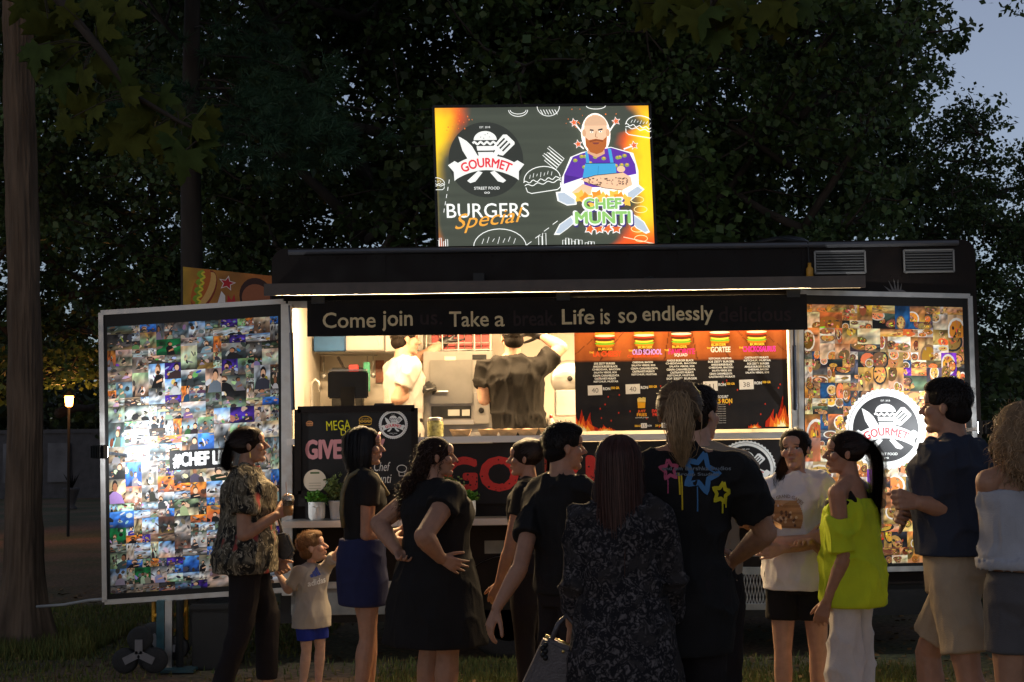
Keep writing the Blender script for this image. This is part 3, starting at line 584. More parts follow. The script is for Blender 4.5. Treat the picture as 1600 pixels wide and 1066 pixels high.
# roof vents with slats, roof lump, feather emblem
for (a, b, c, d) in ((1273, 393, 1350, 428), (1412, 391, 1488, 426)):
    p, q = T(a, d), T(c, b); v = tp('roof_vent', MB().box((p.x, -.012, p.z), (q.x, -.001, q.z)), M_dark)
    fm = MB()
    for (u, w) in (((p.x,p.z),(q.x,p.z)),((q.x,p.z),(q.x,q.z)),((q.x,q.z),(p.x,q.z)),((p.x,q.z),(p.x,p.z))): fm.bar((u[0],-.02,u[1]), (w[0],-.02,w[1]), .012)
    tp('vent_frame', fm, mat('vent_metal', (.26, .25, .23), .5, .4), v); n = 8
    sl = None
    for k in range(n):
        z = p.z + (q.z-p.z)*(k+.6)/n; o = tp('vent_slat', MB().add([(p.x+.01,-.013,z),(q.x-.01,-.013,z),(q.x-.01,-.028,z-.008),(p.x+.01,-.028,z-.008),(p.x+.01,-.013,z+.003),(q.x-.01,-.013,z+.003),(q.x-.01,-.028,z-.005),(p.x+.01,-.028,z-.005)], [(0,1,2,3),(7,6,5,4),(0,4,5,1),(1,5,6,2),(2,6,7,3),(3,7,4,0)]), MATS['vent_metal'], v)
tp('roof_hatch', MB().lathe((T(1228,372,.5).x, .5, ZR-.002), [(.20,0),(.19,.05),(.13,.09),(.05,.11)], 16), M_dark, smooth=True)
tp('roof_pipe', MB().tube([(T(1170,380,.3).x,.3,ZR+.02), (T(1215,366,.3).x,.3,ZR+.06), (T(1255,375,.3).x,.3,ZR+.03)], .022, 8), M_dark, smooth=True)
P = Print([T(1370,462), T(1430,462), T(1430,432), T(1370,432)], 60, 30)
for k, (dx, dy) in enumerate(((-4,16),(4,24),(12,27),(19,26),(25,20))): P.poly([(22+k*3, 4), (14+dx, dy), (26+k*3, 6)], hx('6f6a66'))
P.poly([(20,4),(30,9),(40,9),(46,6),(40,4),(30,2)], hx('6f6a66')); P.build('roof_emblem', M_print, trailer)
# ---------------------------------------------------------------- counter front lettering
zc0, zc1 = T(900,785).z, ZC-.05
P = Print([(OL, -.03, zc0), (OR, -.03, zc0), (OR, -.03, zc1), (OL, -.03, zc1)], 800, 98)
P.text('GOURMET', 250+175, 48, 52, hx('c8342c'), width=360, bold=.05)
for k in range(150):
    P.ell(random.uniform(240, 610), random.uniform(20, 76), random.uniform(.5, 2.2), random.uniform(.5, 2), hx('1b1615'), 5, z=P.z+.0004)
P.build('front_lettering', M_print, trailer)
P = Print([(OL, -.03, zc0), (OR, -.03, zc0), (OR, -.03, zc1), (OL, -.03, zc1)], 800, 98); logo(P, 715, 50, 38); P.build('front_emblem', M_print, trailer)
# ---------------------------------------------------------------- menu board
ym = -.015; mq = [T(900,679,ym), T(1233,670,ym), T(1233,508,ym), T(900,514,ym)]; mz0 = (mq[0].z+mq[1].z)/2+.012; mz1 = (mq[2].z+mq[3].z)/2; mx0, mx1 = mq[0].x, mq[1].x
mb = tp('menu_board', MB().box((mx0, ym, mz0), (mx1, ym+.012, mz1)), M_dark)
P = Print([(mx0,ym,mz0),(mx1,ym,mz0),(mx1,ym,mz1),(mx0,ym,mz1)], 1146, 563)
def menu_bg(u, v):
    n = vn(np.stack([u*40, v*3, u*0], 1))*.5 + vn(np.stack([u*8, v*6, u*0+4], 1))*.5; top = sstep(.665, .69, v); wood = np.stack([.36+.1*n, .095+.03*n, .022+.008*n], 1); dk = np.stack([.014+.006*n]*3, 1)*np.array([1, .82, .75])
    c = dk*(1-top[:, None]) + wood*top[:, None]; pl = (np.abs(((u-.5)/(2.4-1.5*v)*9) % 1 - .5) < .02) & (v > .68); c[pl] *= .35
    red = sstep(.93, 1.0, v)[:, None]; return c*(1-red) + np.array([.42, .03, .015])*red
P.grid(180, 90, menu_bg); zx = lambda x, y: (x - 137, 825 - y)
def flame(cx, y0, w, h, seed):
    rs = random.Random(seed)
    for (sc, col) in ((1, hx('b82a0a')), (.75, hx('f0661a')), (.48, hx('ffb13a')), (.25, hx('fff0b0'))):
        for k in range(5):
            x = cx + w*sc*(k-2)/5; hh = h*sc*rs.uniform(.45, 1)*(1.1 - abs(k-2)*.25); b = w*.17*sc+2; sw = rs.uniform(-.5, .5)*b
            P.poly([(x-b, y0), (x+b, y0), (x+b*.8, y0+hh*.35), (x+b*.2+sw, y0+hh*.65), (x+sw*1.8, y0+hh), (x-b*.4+sw, y0+hh*.6), (x-b*.9, y0+hh*.3)], col)
flame(35, 1, 150, 150, 1); flame(1105, 10, 150, 170, 2); flame(160, 1, 90, 40, 3); flame(960, 5, 60, 40, 4)
for k in range(26): P.ell(random.uniform(20, 1120), random.uniform(10, 300), 4, 6, hx('c8321a'), 5)
BUN = hx('d98a2a')
for (x, y, dark) in ((300,310,0),(512,310,0),(712,305,1),(920,300,1),(1118,300,0)):
    cx, cy = zx(x, y); P.ell(cx, cy-48, 50, 12, hx('c9781f')); P.ell(cx, cy-38, 54, 9, hx('74a82e')); P.ell(cx, cy-26, 50, 9, hx('ffcf45')); P.ell(cx, cy-16, 56, 11, hx('5a2d16')); P.ell(cx, cy-4, 53, 8, hx('d23a28')); P.ell(cx, cy+4, 55, 7, hx('f0e2c2')); P.ell(cx, cy+10, 54, 38, hx('2c2522') if dark else BUN, 20, 0, 180)
    P.ell(cx-14, cy+30, 20, 7, hx('4a403c') if dark else hx('f0b65c'))
for (x, y, st, col, w) in ((312,405,'LA CHEESY',hx('e8552a'),150),(527,398,'OLD SCHOOL',hx('c9a0ff'),158),(712,398,'FAVORITE',hx('e0358a'),140),(922,390,'GORTEE',hx('e8e4d8'),105),(1130,390,'CHICKOSAURUS',hx('f03cb0'),175)):
    cx, cy = zx(x, y); P.text('BURGER', cx-10, cy+26, 13, hx('ffd24a'), width=78, bold=.03); P.text(st, cx, cy, 29, col, width=w, bold=.04); P.text('THE', cx-w/2-10, cy+8, 9, hx('ffd24a'), bold=.03)
cx, cy = zx(505, 420); P.text('CHEESEBURGER', cx, cy, 15, hx('e8552a'), width=170, bold=.03); cx, cy = zx(707, 418); P.text('SQUAD', cx, cy, 18, WHT, width=70, bold=.04)
BODY = ['ANGUS BURGER BLACK', 'CHEDDAR, BACON', 'SALATA VERDE, SOS', 'CEAPA CARAMELIZATA', 'CASTRAVETI MURATI', 'KETCHUP, MUSTAR', 'SOS ZESTY BURGER']
for (x, y, rows, w) in ((300,458,7,150),(505,455,5,145),(707,447,7,165),(922,440,7,140),(1117,437,6,145)):
    for r in range(rows):
        cx, cy = zx(x + (r*13 % 9 - 4), y + r*16.5); P.text(BODY[(r + x) % 7], cx, cy, 10.5, WHT, width=w*(.75 + .3*((r*7 + x) % 5)/5), bold=.05)
for (x, y, st) in ((242,604,'40'),(445,600,'40'),(862,590,'41'),(1055,584,'38')):
    cx, cy = zx(x, y); P.poly([(cx-38,cy-27),(cx+39,cy-25),(cx+38,cy+28),(cx-39,cy+26)], hx('e8e2d4')); P.text(st, cx, cy, 26, hx('6a6258'), width=36); P.text('RON', cx+62, cy+8, 15, WHT, width=38, bold=.04); P.text('350 GR', cx+108, cy+12, 12, hx('ffc83a'), width=44, bold=.04)
cx, cy = zx(490, 690); P.poly([(cx-20,cy-14),(cx+18,cy-14),(cx+22,cy+30),(cx-22,cy+34)], hx('f0a81c')); fries_sketch(P, cx, cy+20, 40, 26, hx('ffe07a'), 4); P.text('JUST', cx, cy-32, 16, hx('f0662a'), width=42, bold=.04); P.text('FRIES', cx, cy-50, 16, hx('ffb02a'), width=52, bold=.04); P.text('cartofi prajiti', cx, cy-66, 8, WHT, width=70, bold=.02)
cx, cy = zx(575, 720); P.text('SWEET', cx, cy, 16, hx('e8402a'), width=62, bold=.04); P.text('FRIES', cx, cy-20, 16, hx('e8402a'), width=52, bold=.04)
for x in (490, 600): cx, cy = zx(x, 800); P.text('200 GR', cx-22, cy, 10, hx('ffc83a'), width=34, bold=.03); P.rect(cx-6, cy-12, cx+26, cy+14, hx('e8e2d4')); P.text('15', cx+10, cy, 16, hx('6a6258'), width=18); P.text('RON', cx+40, cy, 9, WHT, width=22, bold=.03)
cx, cy = zx(925, 648); P.text('"SOSURI"', cx, cy, 15, WHT, width=60, bold=.03); P.text('7.5 RON', cx+5, cy-24, 24, hx('ffc83a'), width=90, bold=.04)
for r in range(9):
    cx, cy = zx(905, 690 + r*12.5); P.text('ketchup maioneza mustar', cx, cy, 7, hx('b8b2a8'), width=72, bold=.02)
P.build('menu_print', M_print, mb)
# ---------------------------------------------------------------- folding doors with photo collages
def clip_rect(pts, x0, y0, x1, y1):
    for ax_, lim, sg in ((0, x0, 1), (0, x1, -1), (1, y0, 1), (1, y1, -1)):
        out = []
        for a, b in zip(pts, pts[1:] + pts[:1]):
            ia, ib = sg*(a[ax_]-lim) >= 0, sg*(b[ax_]-lim) >= 0
            if ia: out.append(a)
            if ia != ib: t = (lim-a[ax_])/(b[ax_]-a[ax_]); out.append((a[0]+(b[0]-a[0])*t, a[1]+(b[1]-a[1])*t))
        pts = out
        if len(pts) < 3: return []
    return pts
def collage(P, x0, y0, x1, y1, nx, ny, kind, seed):
    rs = random.Random(seed); used = [[False]*ny for _ in range(nx)]; cw, ch = (x1-x0)/nx, (y1-y0)/ny; S = P.step; zb = P.z + S
    def rc(h=None, s=(.2,.85), v=(.2,.95)):
        import colorsys; return lin(colorsys.hsv_to_rgb(rs.random() if h is None else (h + rs.uniform(-.04, .04)) % 1, rs.uniform(*s), rs.uniform(*v)))
    for i in range(nx):
        for j in range(ny):
            if used[i][j]: continue
            w, h = rs.choice(((1,1),(2,2),(2,2),(1,2),(2,1),(2,3),(3,2),(2,2),(1,1)))
            w = min(w, nx-i); h = min(h, ny-j)
            while any(used[i+a][j+b] for a in range(w) for b in range(h)):
                if h > 1: h -= 1
                else: w = max(1, w-1)
            for a in range(w):
                for b in range(h): used[i+a][j+b] = True
            ax, ay, bx, by = x0+i*cw, y0+j*ch, x0+(i+w)*cw, y0+(j+h)*ch; W, Hh = bx-ax, by-ay
            R = lambda u0, v0, u1, v1, c, k: P.rect(ax+max(0,u0)*W, ay+max(0,v0)*Hh, ax+min(1,u1)*W, ay+min(1,v1)*Hh, c, zb+S*k)
            def E(u, v, ru, rv, c, k, rot=0, n=10):
                q_ = clip_rect([(ax + (u + ru*math.cos(6.2832*z_/n)*math.cos(rot) - rv*math.sin(6.2832*z_/n)*math.sin(rot))*W, ay + (v + ru*math.cos(6.2832*z_/n)*math.sin(rot) + rv*math.sin(6.2832*z_/n)*math.cos(rot))*Hh) for z_ in range(n)], ax, ay, bx, by)
                if q_: P.raw(q_, [tuple(range(len(q_)))], c, zb+S*k)
            def poly(p, c, k): P.poly([(ax+min(1,max(0,u))*W, ay+min(1,max(0,v))*Hh) for u, v in p], c, zb+S*k)
            def soft(cols, amt):      # blurred photo ground: colours from bottom to top plus blotches
                m = 7; gx, gy = np.meshgrid(np.linspace(0, 1, m), np.linspace(0, 1, m)); gx = gx.ravel(); gy = gy.ravel(); cs = np.array([c[:3] for c in cols]); o = rs.uniform(0, 500)
                yy = np.clip(gy + .12*vn(np.stack([gx*3+o, gy*2, gx*0+o], 1)), 0, 1); c = np.stack([np.interp(yy, np.linspace(0, 1, len(cols)), cs[:, q]) for q in range(3)], 1)
                f = 1 + amt*vn(np.stack([gx*5+o, gy*5+o, gx*0], 1)) + amt*.7*vn(np.stack([gx*9+o, gy*9, gx*0+o], 1)); c = np.clip(c*f[:, None], .003, .9); hue = vn(np.stack([gx*4, gy*4+o, gx*0+o], 1))*.25*amt; c[:, 0] *= 1+hue; c[:, 2] *= 1-hue
                idx = np.arange(m*m).reshape(m, m); P.raw(np.stack([ax+gx*W, ay+gy*Hh], 1), np.stack([idx[:-1,:-1].ravel(), idx[:-1,1:].ravel(), idx[1:,1:].ravel(), idx[1:,:-1].ravel()], 1).tolist(), c, zb)
            t = rs.random()
            if kind == 'people':
                neu = lambda: rc(rs.choice((.09,.09,.56,.3)), (0,.4), (.06,.95)); brn = lambda: rc(.07, (.2,.65), (.1,.8))
                if t < .10: cs = [rc(.09, (.2,.5), (.4,.8)), hx('c8d4e0'), hx('5a8fc4')]
                elif t < .16: cs = [hx('1a2a4a'), hx('2a63b8'), hx('4a86d0')]
                elif t < .19: cs = [hx('06301a'), hx('0e6a35'), hx('0a5028')]
                elif t < .25: cs = [brn(), hx('c8642a'), hx('d9822a')]
                elif t < .29: cs = [hx('1a0e3a'), hx('4a2a9a'), hx('2a1660')]
                elif t < .62: cs = [brn(), neu(), rs.choice((neu, brn))()]
                else: cs = [neu(), neu(), neu()]
                soft(cs, .95)
                for q in range(rs.randint(4, 9)): u = rs.uniform(0,1); v = rs.uniform(0,.9); E(u, v, rs.uniform(.04,.24), rs.uniform(.03,.16), rc(rs.choice((None,.07,.09)), (0,.8 if rs.random() < .25 else .35), (.03,.9)), 1+q*.08, rs.uniform(0,3), 6)
                if rs.random() < .78:
                    m = rs.choice((1,1,1,2,2,3)) if W > Hh*.8 else 1
                    for q in range(m):
                        u = (q+.5)/m + rs.uniform(-.2,.2)/m; s = rs.choice((rs.uniform(.35,.6), rs.uniform(.7,1.0), rs.uniform(1.1,1.7)))*min(1, 1.7/m); hd = .15*s; z0 = rs.uniform(.3,.62) if s > .65 else rs.uniform(.25,.5); ln_ = rs.uniform(-.12,.12)*s; cl = rc(None, (0,.75 if rs.random() < .25 else .25), (.02,.75)); sk = rs.choice((hx('d9a47c'), hx('b87c56'), hx('dcae8a'), hx('8a5a3c'))); sw = rs.uniform(.18,.32)*s
                        cu = min(.98, max(.02, u+ln_)); poly([(u-sw, 0 if s > .65 else z0-.3*s), (u+sw*rs.uniform(.8,1.2), 0 if s > .65 else z0-.3*s), (cu+sw*.85, z0*.72), (cu+.07*s, z0*.98), (cu-.07*s, z0*.98), (cu-sw*rs.uniform(.7,1), z0*.7)], cl, 2+q*.4)
                        if rs.random() < .5: poly([(cu+sw*.8, z0*.7), (cu+sw*.9, z0*.5), (cu-sw*.3, z0*.35), (cu-sw*.3, z0*.48)], sk, 2.05+q*.4)
                        E(cu+rs.uniform(-.02,.02), z0+hd*1.0, hd*.8, hd*1.1, hx('1a110c') if rs.random() < .75 else hx('6a4526'), 2.1+q*.4); E(cu+rs.uniform(-.03,.03)*s, z0+hd*.72, hd*.66, hd*.82, sk, 2.2+q*.4); 
                        if rs.random() < .4: E(cu, z0+hd*.35, hd*.5, hd*.4, hx('2a1a12'), 2.25+q*.4)
            else:
                if t < .03: cs = [hx('6a2a9a'), hx('7a2fae'), hx('6a2a9a')]
                elif t < .08: cs = [hx('183a5a'), hx('20588a'), hx('102a44')]
                elif t < .42: cs = [rc(.10, (.08,.4), (.6,1)) for _ in range(3)]
                elif t < .82: cs = [rc(.085, (.4,.8), (.4,.95)) for _ in range(3)]
                else: cs = [rc(None, (0,.3), (.05,.5)) for _ in range(3)]
                soft(cs, .7)
                for q in range(rs.choice((1,1,2,3))):
                    u, v = rs.uniform(.1,.9), rs.uniform(.1,.9); r = rs.uniform(.3,.7) if q == 0 else rs.uniform(.2,.35); pl = rs.random() < .42
                    if pl: E(u, v, r, r, rs.choice((hx('ddd6c8'), hx('c8bfae'), hx('1c2224'), hx('7a5a3c'))), 2+q*.5, n=16)
                    E(u, v, r*.82, r*(.82 if pl else rs.uniform(.4,.8)), rc(.085, (.5,.85), (.35,.95)), 2.2+q*.5, rs.uniform(0,3), 11)
                    for e in range(rs.randint(9, 18)):
                        hh = rs.choice((.03,.05,.07,.09,.10,.12,.12,.22,.0,.06)); dd = rs.uniform(0,.75)*r; an = rs.uniform(0, 6.28); E(u+dd*math.cos(an), v+dd*math.sin(an), rs.uniform(.03,.2)*r*1.6, rs.uniform(.02,.1)*r*1.6, rc(hh, (.25,.9), (.15,1)), 2.5+q*.5+e*.02, rs.uniform(0,3), 6)
    P.z = zb + S*6
def door(name, corners, seed, kind, ins):
    bl, br, tr, tl = [Vector(p) for p in corners]; n = (br-bl).cross(tl-bl).normalized()         # n points at the camera
    d = tp(name, MB().hexa([p - n*.03 for p in (bl, br, tr, tl)], n, .026), M_dark); fm = MB(); w = .034
    for a, b in ((bl, br), (br, tr), (tr, tl), (tl, bl)): fm.bar(a - n*.012, b - n*.012, w, .05, n.cross((b-a).normalized()) if False else n)
    tp('door_frame', fm, M_alu, d); return d, n
lq = [T(164,941,-.06), T(446,922,-.03), T(443,471,-.03), T(158,489,-.06)]
ld, ln = door('photo_door', lq, 3, 'people', None)
P = Print([p - ln*.003 for p in lq], 285, 455); P.rect(4, 4, 281, 451, hx('12110f')); collage(P, 9, 12, 276, 432, 21, 33, 'people', 5)
for (x, y, w, h) in ((104,198,113,31),): P.rect(x, y, x+w, y+h, BLK); P.text('#CHEF LIFE', x+w/2-4, y+h/2, 22, WHT, width=92, bold=.05)
P.build('photo_collage', M_print, ld)
rq = [T(1253,893,-.045), T(1529,886,-.035), T(1515,463,-.035), T(1251,457,-.045)]
rd, rn = door('food_photo_door', rq, 4, 'food', None)
P = Print([p - rn*.003 for p in rq], 270, 430); P.rect(4, 4, 266, 426, hx('12110f')); collage(P, 6, 9, 258, 412, 21, 33, 'food', 9)
logo(P, 132, 218, 51.5); P.build('food_collage', M_print, rd)
# ---------------------------------------------------------------- flood lamps clamped to the door edges
def flood(name, p, aim, label, energy):
    p = Vector(p); d = (Vector(aim) - p).normalized(); e = empty(name, p, label, 'floodlight', 'floodlights on the doors'); R = d.to_track_quat('-Z', 'Y').to_matrix(); x, y, z = R.col[0], R.col[1], R.col[2]
    B = lambda a, b: [p + x*u + y*v + z*w for (u, v, w) in ((a[0],a[1],a[2]),(b[0],a[1],a[2]),(b[0],b[1],a[2]),(a[0],b[1],a[2]),(a[0],a[1],b[2]),(b[0],a[1],b[2]),(b[0],b[1],b[2]),(a[0],b[1],b[2]))]
    FB = [(3,2,1,0),(4,5,6,7),(0,1,5,4),(1,2,6,5),(2,3,7,6),(3,0,4,7)]
    mk('lamp_housing', MB().add(B((-.06,-.045,.0),(.06,.045,.04)), FB), M_dark, e, bevel=.004); mk('lamp_lens', MB().add(B((-.05,-.036,-.006),(.05,.036,-.001)), FB), mat('flood_lens', (1,1,1), emit=18, emitcol=(.85,.92,1)), e)
    fins = MB()
    for k in range(6): fins.add(B((-.05+.018*k,-.04,.041),(-.044+.018*k,.04,.058)), FB)
    mk('cooling_fins', fins, M_dark, e); mk('clamp', MB().bar(p + z*.02, Vector((p.x, -.06, p.z - .03)), .02), M_dark, e)
    l = bpy.data.lights.new('flood_beam', 'SPOT'); l.energy = energy; l.spot_size = math.radians(150); l.spot_blend = .6; l.color = (.93, .96, 1); l.shadow_soft_size = .03
    o = link(bpy.data.objects.new('flood_beam', l), e); o.location = d*.012; o.rotation_euler = d.to_track_quat('-Z', 'Y').to_euler()
fl = T(160, 706, -.62); flood('floodlight', fl, (fl.x + .45, -.03, fl.z + .0), 'small black floodlight glaring at the left edge of the portrait photo door', 40)
fr = T(1536, 668, -.75); flood('floodlight', fr, (fr.x - .6, -.03, fr.z + .0), 'floodlight at the right edge of the food photo door beside the navy shirt', 50)

# rivets, seams and scuffs on the upper wall
rv = MB()
for k in range(70):
    x = XL + .12 + (XR-XL-.24)*k/69
    for z in (ZR-.075, zf+.10): rv.ell((x, -.001, z), (.006, .003, .006), 6, 3)
tag(tp('rivets', rv, M_black), kind='stuff')
for px in (600, 870, 1062, 1255): x = T(px, 420).x; tp('wall_seam', MB().box((x-.012, -.004, zf+.07), (x+.012, -.0005, ZR-.05)), M_black)
# ================================================================ roof billboard
def billboard():
    Y = .10; q = [T(684,390,Y), T(1025,386,Y), T(1015,163,Y), T(677,167,Y)]; base = Vector(((q[0].x+q[1].x)/2, Y, ZR))
    e = empty('roof_billboard', base, 'bright backlit burger advertising board standing on the trailer roof', 'billboard')
    n = (q[1]-q[0]).cross(q[3]-q[0]).normalized()
    mk('light_box', MB().hexa([p - n*.12 for p in q], n, .118), M_dark, e)
    fm = MB()
    for i in range(4): fm.bar(q[i], q[(i+1) % 4], .012, .02)
    mk('box_frame', fm, M_dark, e)
    lg = MB()
    for t in (.15, .85): b = q[0].lerp(q[1], t); lg.box((b.x-.03, Y+.02, ZR-.02), (b.x+.03, Y+.08, b.z+.1))
    mk('mounting_post', lg, M_dark, e)
    P = Print([p + n*.0 for p in q], 1365, 890)
    Z = lambda x, y: (x - (65 + 25*(y-100)/890), 990 - y); ZZ = lambda pts: [Z(a, b) for a, b in pts]
    def bg(u, v):
        nz = vn(np.stack([u*14, v*10, u*0], 1))*.5 + vn(np.stack([u*40, v*30, u*0+2], 1))*.25
        base = np.array(hx('40453a')[:3]); c = np.tile(base, (len(u), 1))*(1 + .12*vn(np.stack([u*3, v*40, u*0+7], 1)))[:, None]
        wl_ = .145*sstep(.48, .98, v) + .035*sstep(.62, .45, v)*sstep(.40, .5, v) + .03*sstep(.16, .0, v); f1 = sstep(-.035, .06, wl_ + .018*nz - u)*sstep(.4, .6, v) + sstep(-.02, .05, .03*sstep(.2,0,v) - u)
        wr = np.interp(v, [0, .06, .2, .35, .5, .62, .72, .80, .86, 1], [.22, .16, .10, .075, .10, .12, .155, .13, .02, .10]); f2 = sstep(-.03, .05, wr + .02*nz - (1-u)); f = np.clip(f1 + f2, 0, 1)
        ed = np.minimum(u, 1-u); hot = sstep(.14, .02, ed + .03*nz)*sstep(.02, .25, v)
        fire = np.array(hx('e8561c')[:3])*(1-hot[:, None]) + np.array(hx('ffd21e')[:3])*hot[:, None]
        fire = fire*(1 - .5*(sstep(.9, 1, v))[:, None]) + np.array(hx('f07a2a')[:3])*.5*sstep(.9, 1, v)[:, None]
        return c*(1-f[:, None]) + fire*f[:, None]
    P.grid(170, 110, bg); w = hx('f2f4ee'); dk = hx('23261f')
    cx, cy = Z(395, 435); P.ell(cx, cy, 235, 235, hx('2b2e28'), 60); logo(P, cx, cy, 235, disc=False, ring=False, inv=hx('2b2e28'))
    cx, cy = Z(405, 752); P.text('BURGERS', cx, cy, 88, w, width=515, bold=.006); cx, cy = Z(405, 815); P.text('Special', cx, cy, 120, hx('f0a63a'), width=400, bold=.0, shear=.5, rot=6)
    lw = 5
    burger_sketch(P, *Z(750, 575), 230, w, lw, 8); cx, cy = Z(860, 470); fries_sketch(P, cx, cy, 90, 130, w, 4, 5, 50); burger_sketch(P, *Z(480, 1000), 330, w, lw); burger_sketch(P, *Z(1370, 250), 190, w, lw, -10); burger_sketch(P, *Z(80, 590), 110, w, 4)
    for (a, b, c, d) in ((745,985,50,95),(900,985,60,60),(960,985,70,50),(1040,985,60,35),(100,985,30,70),(140,985,30,60)): P_ = Z(a, b); fries_sketch(P, P_[0], P_[1], c, d, w, 4, 2 if c < 55 else 3)
    cx, cy = Z(600, 130); P.ring(cx, cy, 60, 40, 4, w, 180, 360); P.ring(cx, cy, 50, 25, 4, w, 180, 360); cx, cy = Z(790, 110); P.ring(cx, cy, 70, 60, 4, w, 180, 360)
    for k in range(6): P.stroke([(cx-50+18*k, cy-20), (cx-35+18*k, cy-50)], 4, w)
    cx, cy = Z(1090, 110); P.ring(cx, cy, 60, 20, 4, w, 180, 360)
    for k in range(5): a = Z(165-8*k, 560+45*k); P.stroke([a, (a[0]-4, a[1]-24)], 4, w)
    for k in range(4): a = Z(645+55*k, 972-42*k); P.stroke([a, (a[0]+32, a[1]+22)], 4, w)
    for k in range(40): a = Z(random.uniform(150, 320) if k % 2 else random.uniform(900, 1280), random.uniform(110, 260)); P.ell(a[0], a[1], random.uniform(2, 5), random.uniform(2, 6), hx('f07a2a'), 5)
    for k in range(6): a = Z(1320+20*(k % 3), 640+60*k); P.ring(a[0], a[1], 40, 20, 4, hx('ffe9a0'))
    for k in range(5): a = Z(1250+35*k, 930+8*k); P.stroke([a, (a[0]+90, a[1]-20)], 5, hx('ffd9b0'))
    # generic chef with folded arms
    OUT = hx('f4f4ee'); LN = hx('1d1a22'); SK = hx('e8c09a'); SK2 = hx('d9a67e'); PU = hx('5b2f9e'); PU2 = hx('472283'); BE = hx('b0602a')
    for (sx, sy, ex, ey) in ((1010,290,950,215),(1160,290,1215,210),(1010,380,975,350),(1260,385,1325,362)):
        P.stroke(ZZ([(sx, sy), (ex, ey)]), 9, OUT); a = Z(ex, ey); P.star(a[0], a[1], 30, OUT, rot=100); P.star(a[0], a[1], 23, hx('e06a3a'), rot=100)
    P.poly(ZZ([(1000,400),(925,430),(870,560),(862,650),(930,690),(1290,690),(1350,610),(1350,520),(1320,410),(1180,370)]), OUT)
    P.ell(*Z(1086, 290), 92, 132, OUT, 28)
    P.poly(ZZ([(1010,405),(940,430),(885,540),(880,610),(990,620),(1240,620),(1340,560),(1330,480),(1295,410),(1180,375)]), PU)
    P.poly(ZZ([(885,540),(880,610),(980,620),(985,560)]), PU2)
    rsd = random.Random(4)
    for k in range(13): a = Z(rsd.uniform(930, 1310), rsd.uniform(420, 500)); P.ell(a[0], a[1], 15, 12, hx('8fa04a'), 7); P.ell(a[0]+2, a[1]+5, 8, 5, hx('e8b04a'), 6)
    P.poly(ZZ([(1018,470),(1205,470),(1215,560),(1000,560)]), hx('3f9fd0')); P.poly(ZZ([(1018,400),(1034,396),(1046,475),(1024,475)]), hx('3f9fd0')); P.poly(ZZ([(1160,380),(1180,384),(1196,475),(1176,475)]), hx('3f9fd0'))
    P.stroke(ZZ([(1018,472),(1205,472)]), 4, LN); P.stroke(ZZ([(1100,490),(1095,550)]), 3, hx('2a7aa8'))
    P.poly(ZZ([(878,600),(1000,560),(1010,600),(930,655),(880,640)]), w); P.poly(ZZ([(1340,540),(1240,560),(1250,610),(1330,625),(1352,580)]), w)
    P.poly(ZZ([(930,650),(1000,600),(1060,620),(1050,665),(960,680)]), SK); P.poly(ZZ([(990,570),(1080,545),(1250,530),(1300,560),(1310,610),(1250,640),(1130,625),(1010,585)]), SK); P.stroke(ZZ([(990,572),(1080,547),(1250,532)]), 4, LN); P.stroke(ZZ([(1010,586),(1130,626),(1250,642)]), 4, LN)
    for k in range(60): a = Z(rsd.uniform(1030, 1280), rsd.uniform(565, 612)); P.ell(a[0], a[1], rsd.uniform(3, 9), rsd.uniform(2, 6), hx('5a4438') if k % 2 else hx('8a6a55'), 6)
    P.ell(*Z(1240, 512), 26, 20, SK)
    P.poly(ZZ([(1040,370),(1135,370),(1140,415),(1090,440),(1030,410)]), SK2); P.ell(*Z(1085, 275), 74, 104, SK, 28); P.ell(*Z(1012, 285), 12, 24, SK2); P.ell(*Z(1160, 285), 12, 24, SK2)
    P.ell(*Z(1085, 240), 72, 66, hx('d8ae8a'), 24, 0, 180); P.poly(ZZ([(1018,310),(1040,330),(1085,322),(1130,330),(1156,305),(1150,370),(1125,405),(1090,418),(1050,405),(1022,365)]), BE); P.poly(ZZ([(1062,345),(1108,345),(1098,356),(1072,356)]), hx('7a3a34'))
    P.stroke(ZZ([(1048,266),(1072,270)]), 9, LN); P.stroke(ZZ([(1100,268),(1128,262)]), 9, LN); P.ell(*Z(1060, 280), 10, 5, w); P.ell(*Z(1114, 278), 10, 5, w); P.ell(*Z(1060, 280), 4, 4, LN, 8); P.ell(*Z(1114, 278), 4, 4, LN, 8); P.stroke(ZZ([(1088,275),(1082,310),(1096,314)]), 4, hx('8a5a3c')); P.stroke(ZZ([(1045,340),(1088,330),(1130,338)]), 10, hx('8a4520'))
    # lower emblem: tools, flame cluster, lettering
    for pts in ([(830,650),(880,645),(960,700),(960,730),(900,735),(840,705)], [(1270,660),(1350,610),(1385,640),(1310,700),(1275,720)], [(815,915),(850,850),(930,795),(960,830),(900,880),(850,915)], [(1415,905),(1380,840),(1310,790),(1280,825),(1330,880),(1390,915)]): P.poly(ZZ(pts), OUT); c = np.mean(np.array(ZZ(pts)), 0); P.poly([tuple(c + (np.array(a)-c)*.82) for a in ZZ(pts)], hx('b8c4d0'))
    for k in range(9): a = Z(985+35*k, 680 + 14*(k % 3)); P.star(a[0], a[1], 46, hx('e8922a') if k % 2 else hx('f6c04a'), rot=80+20*k, inner=.6)
    for k in range(4): a = Z(1040+55*k, 880); P.star(a[0], a[1], 40, OUT, rot=70+30*k, inner=.55); P.star(a[0], a[1], 30, hx('e06a2a'), rot=70+30*k, inner=.55)
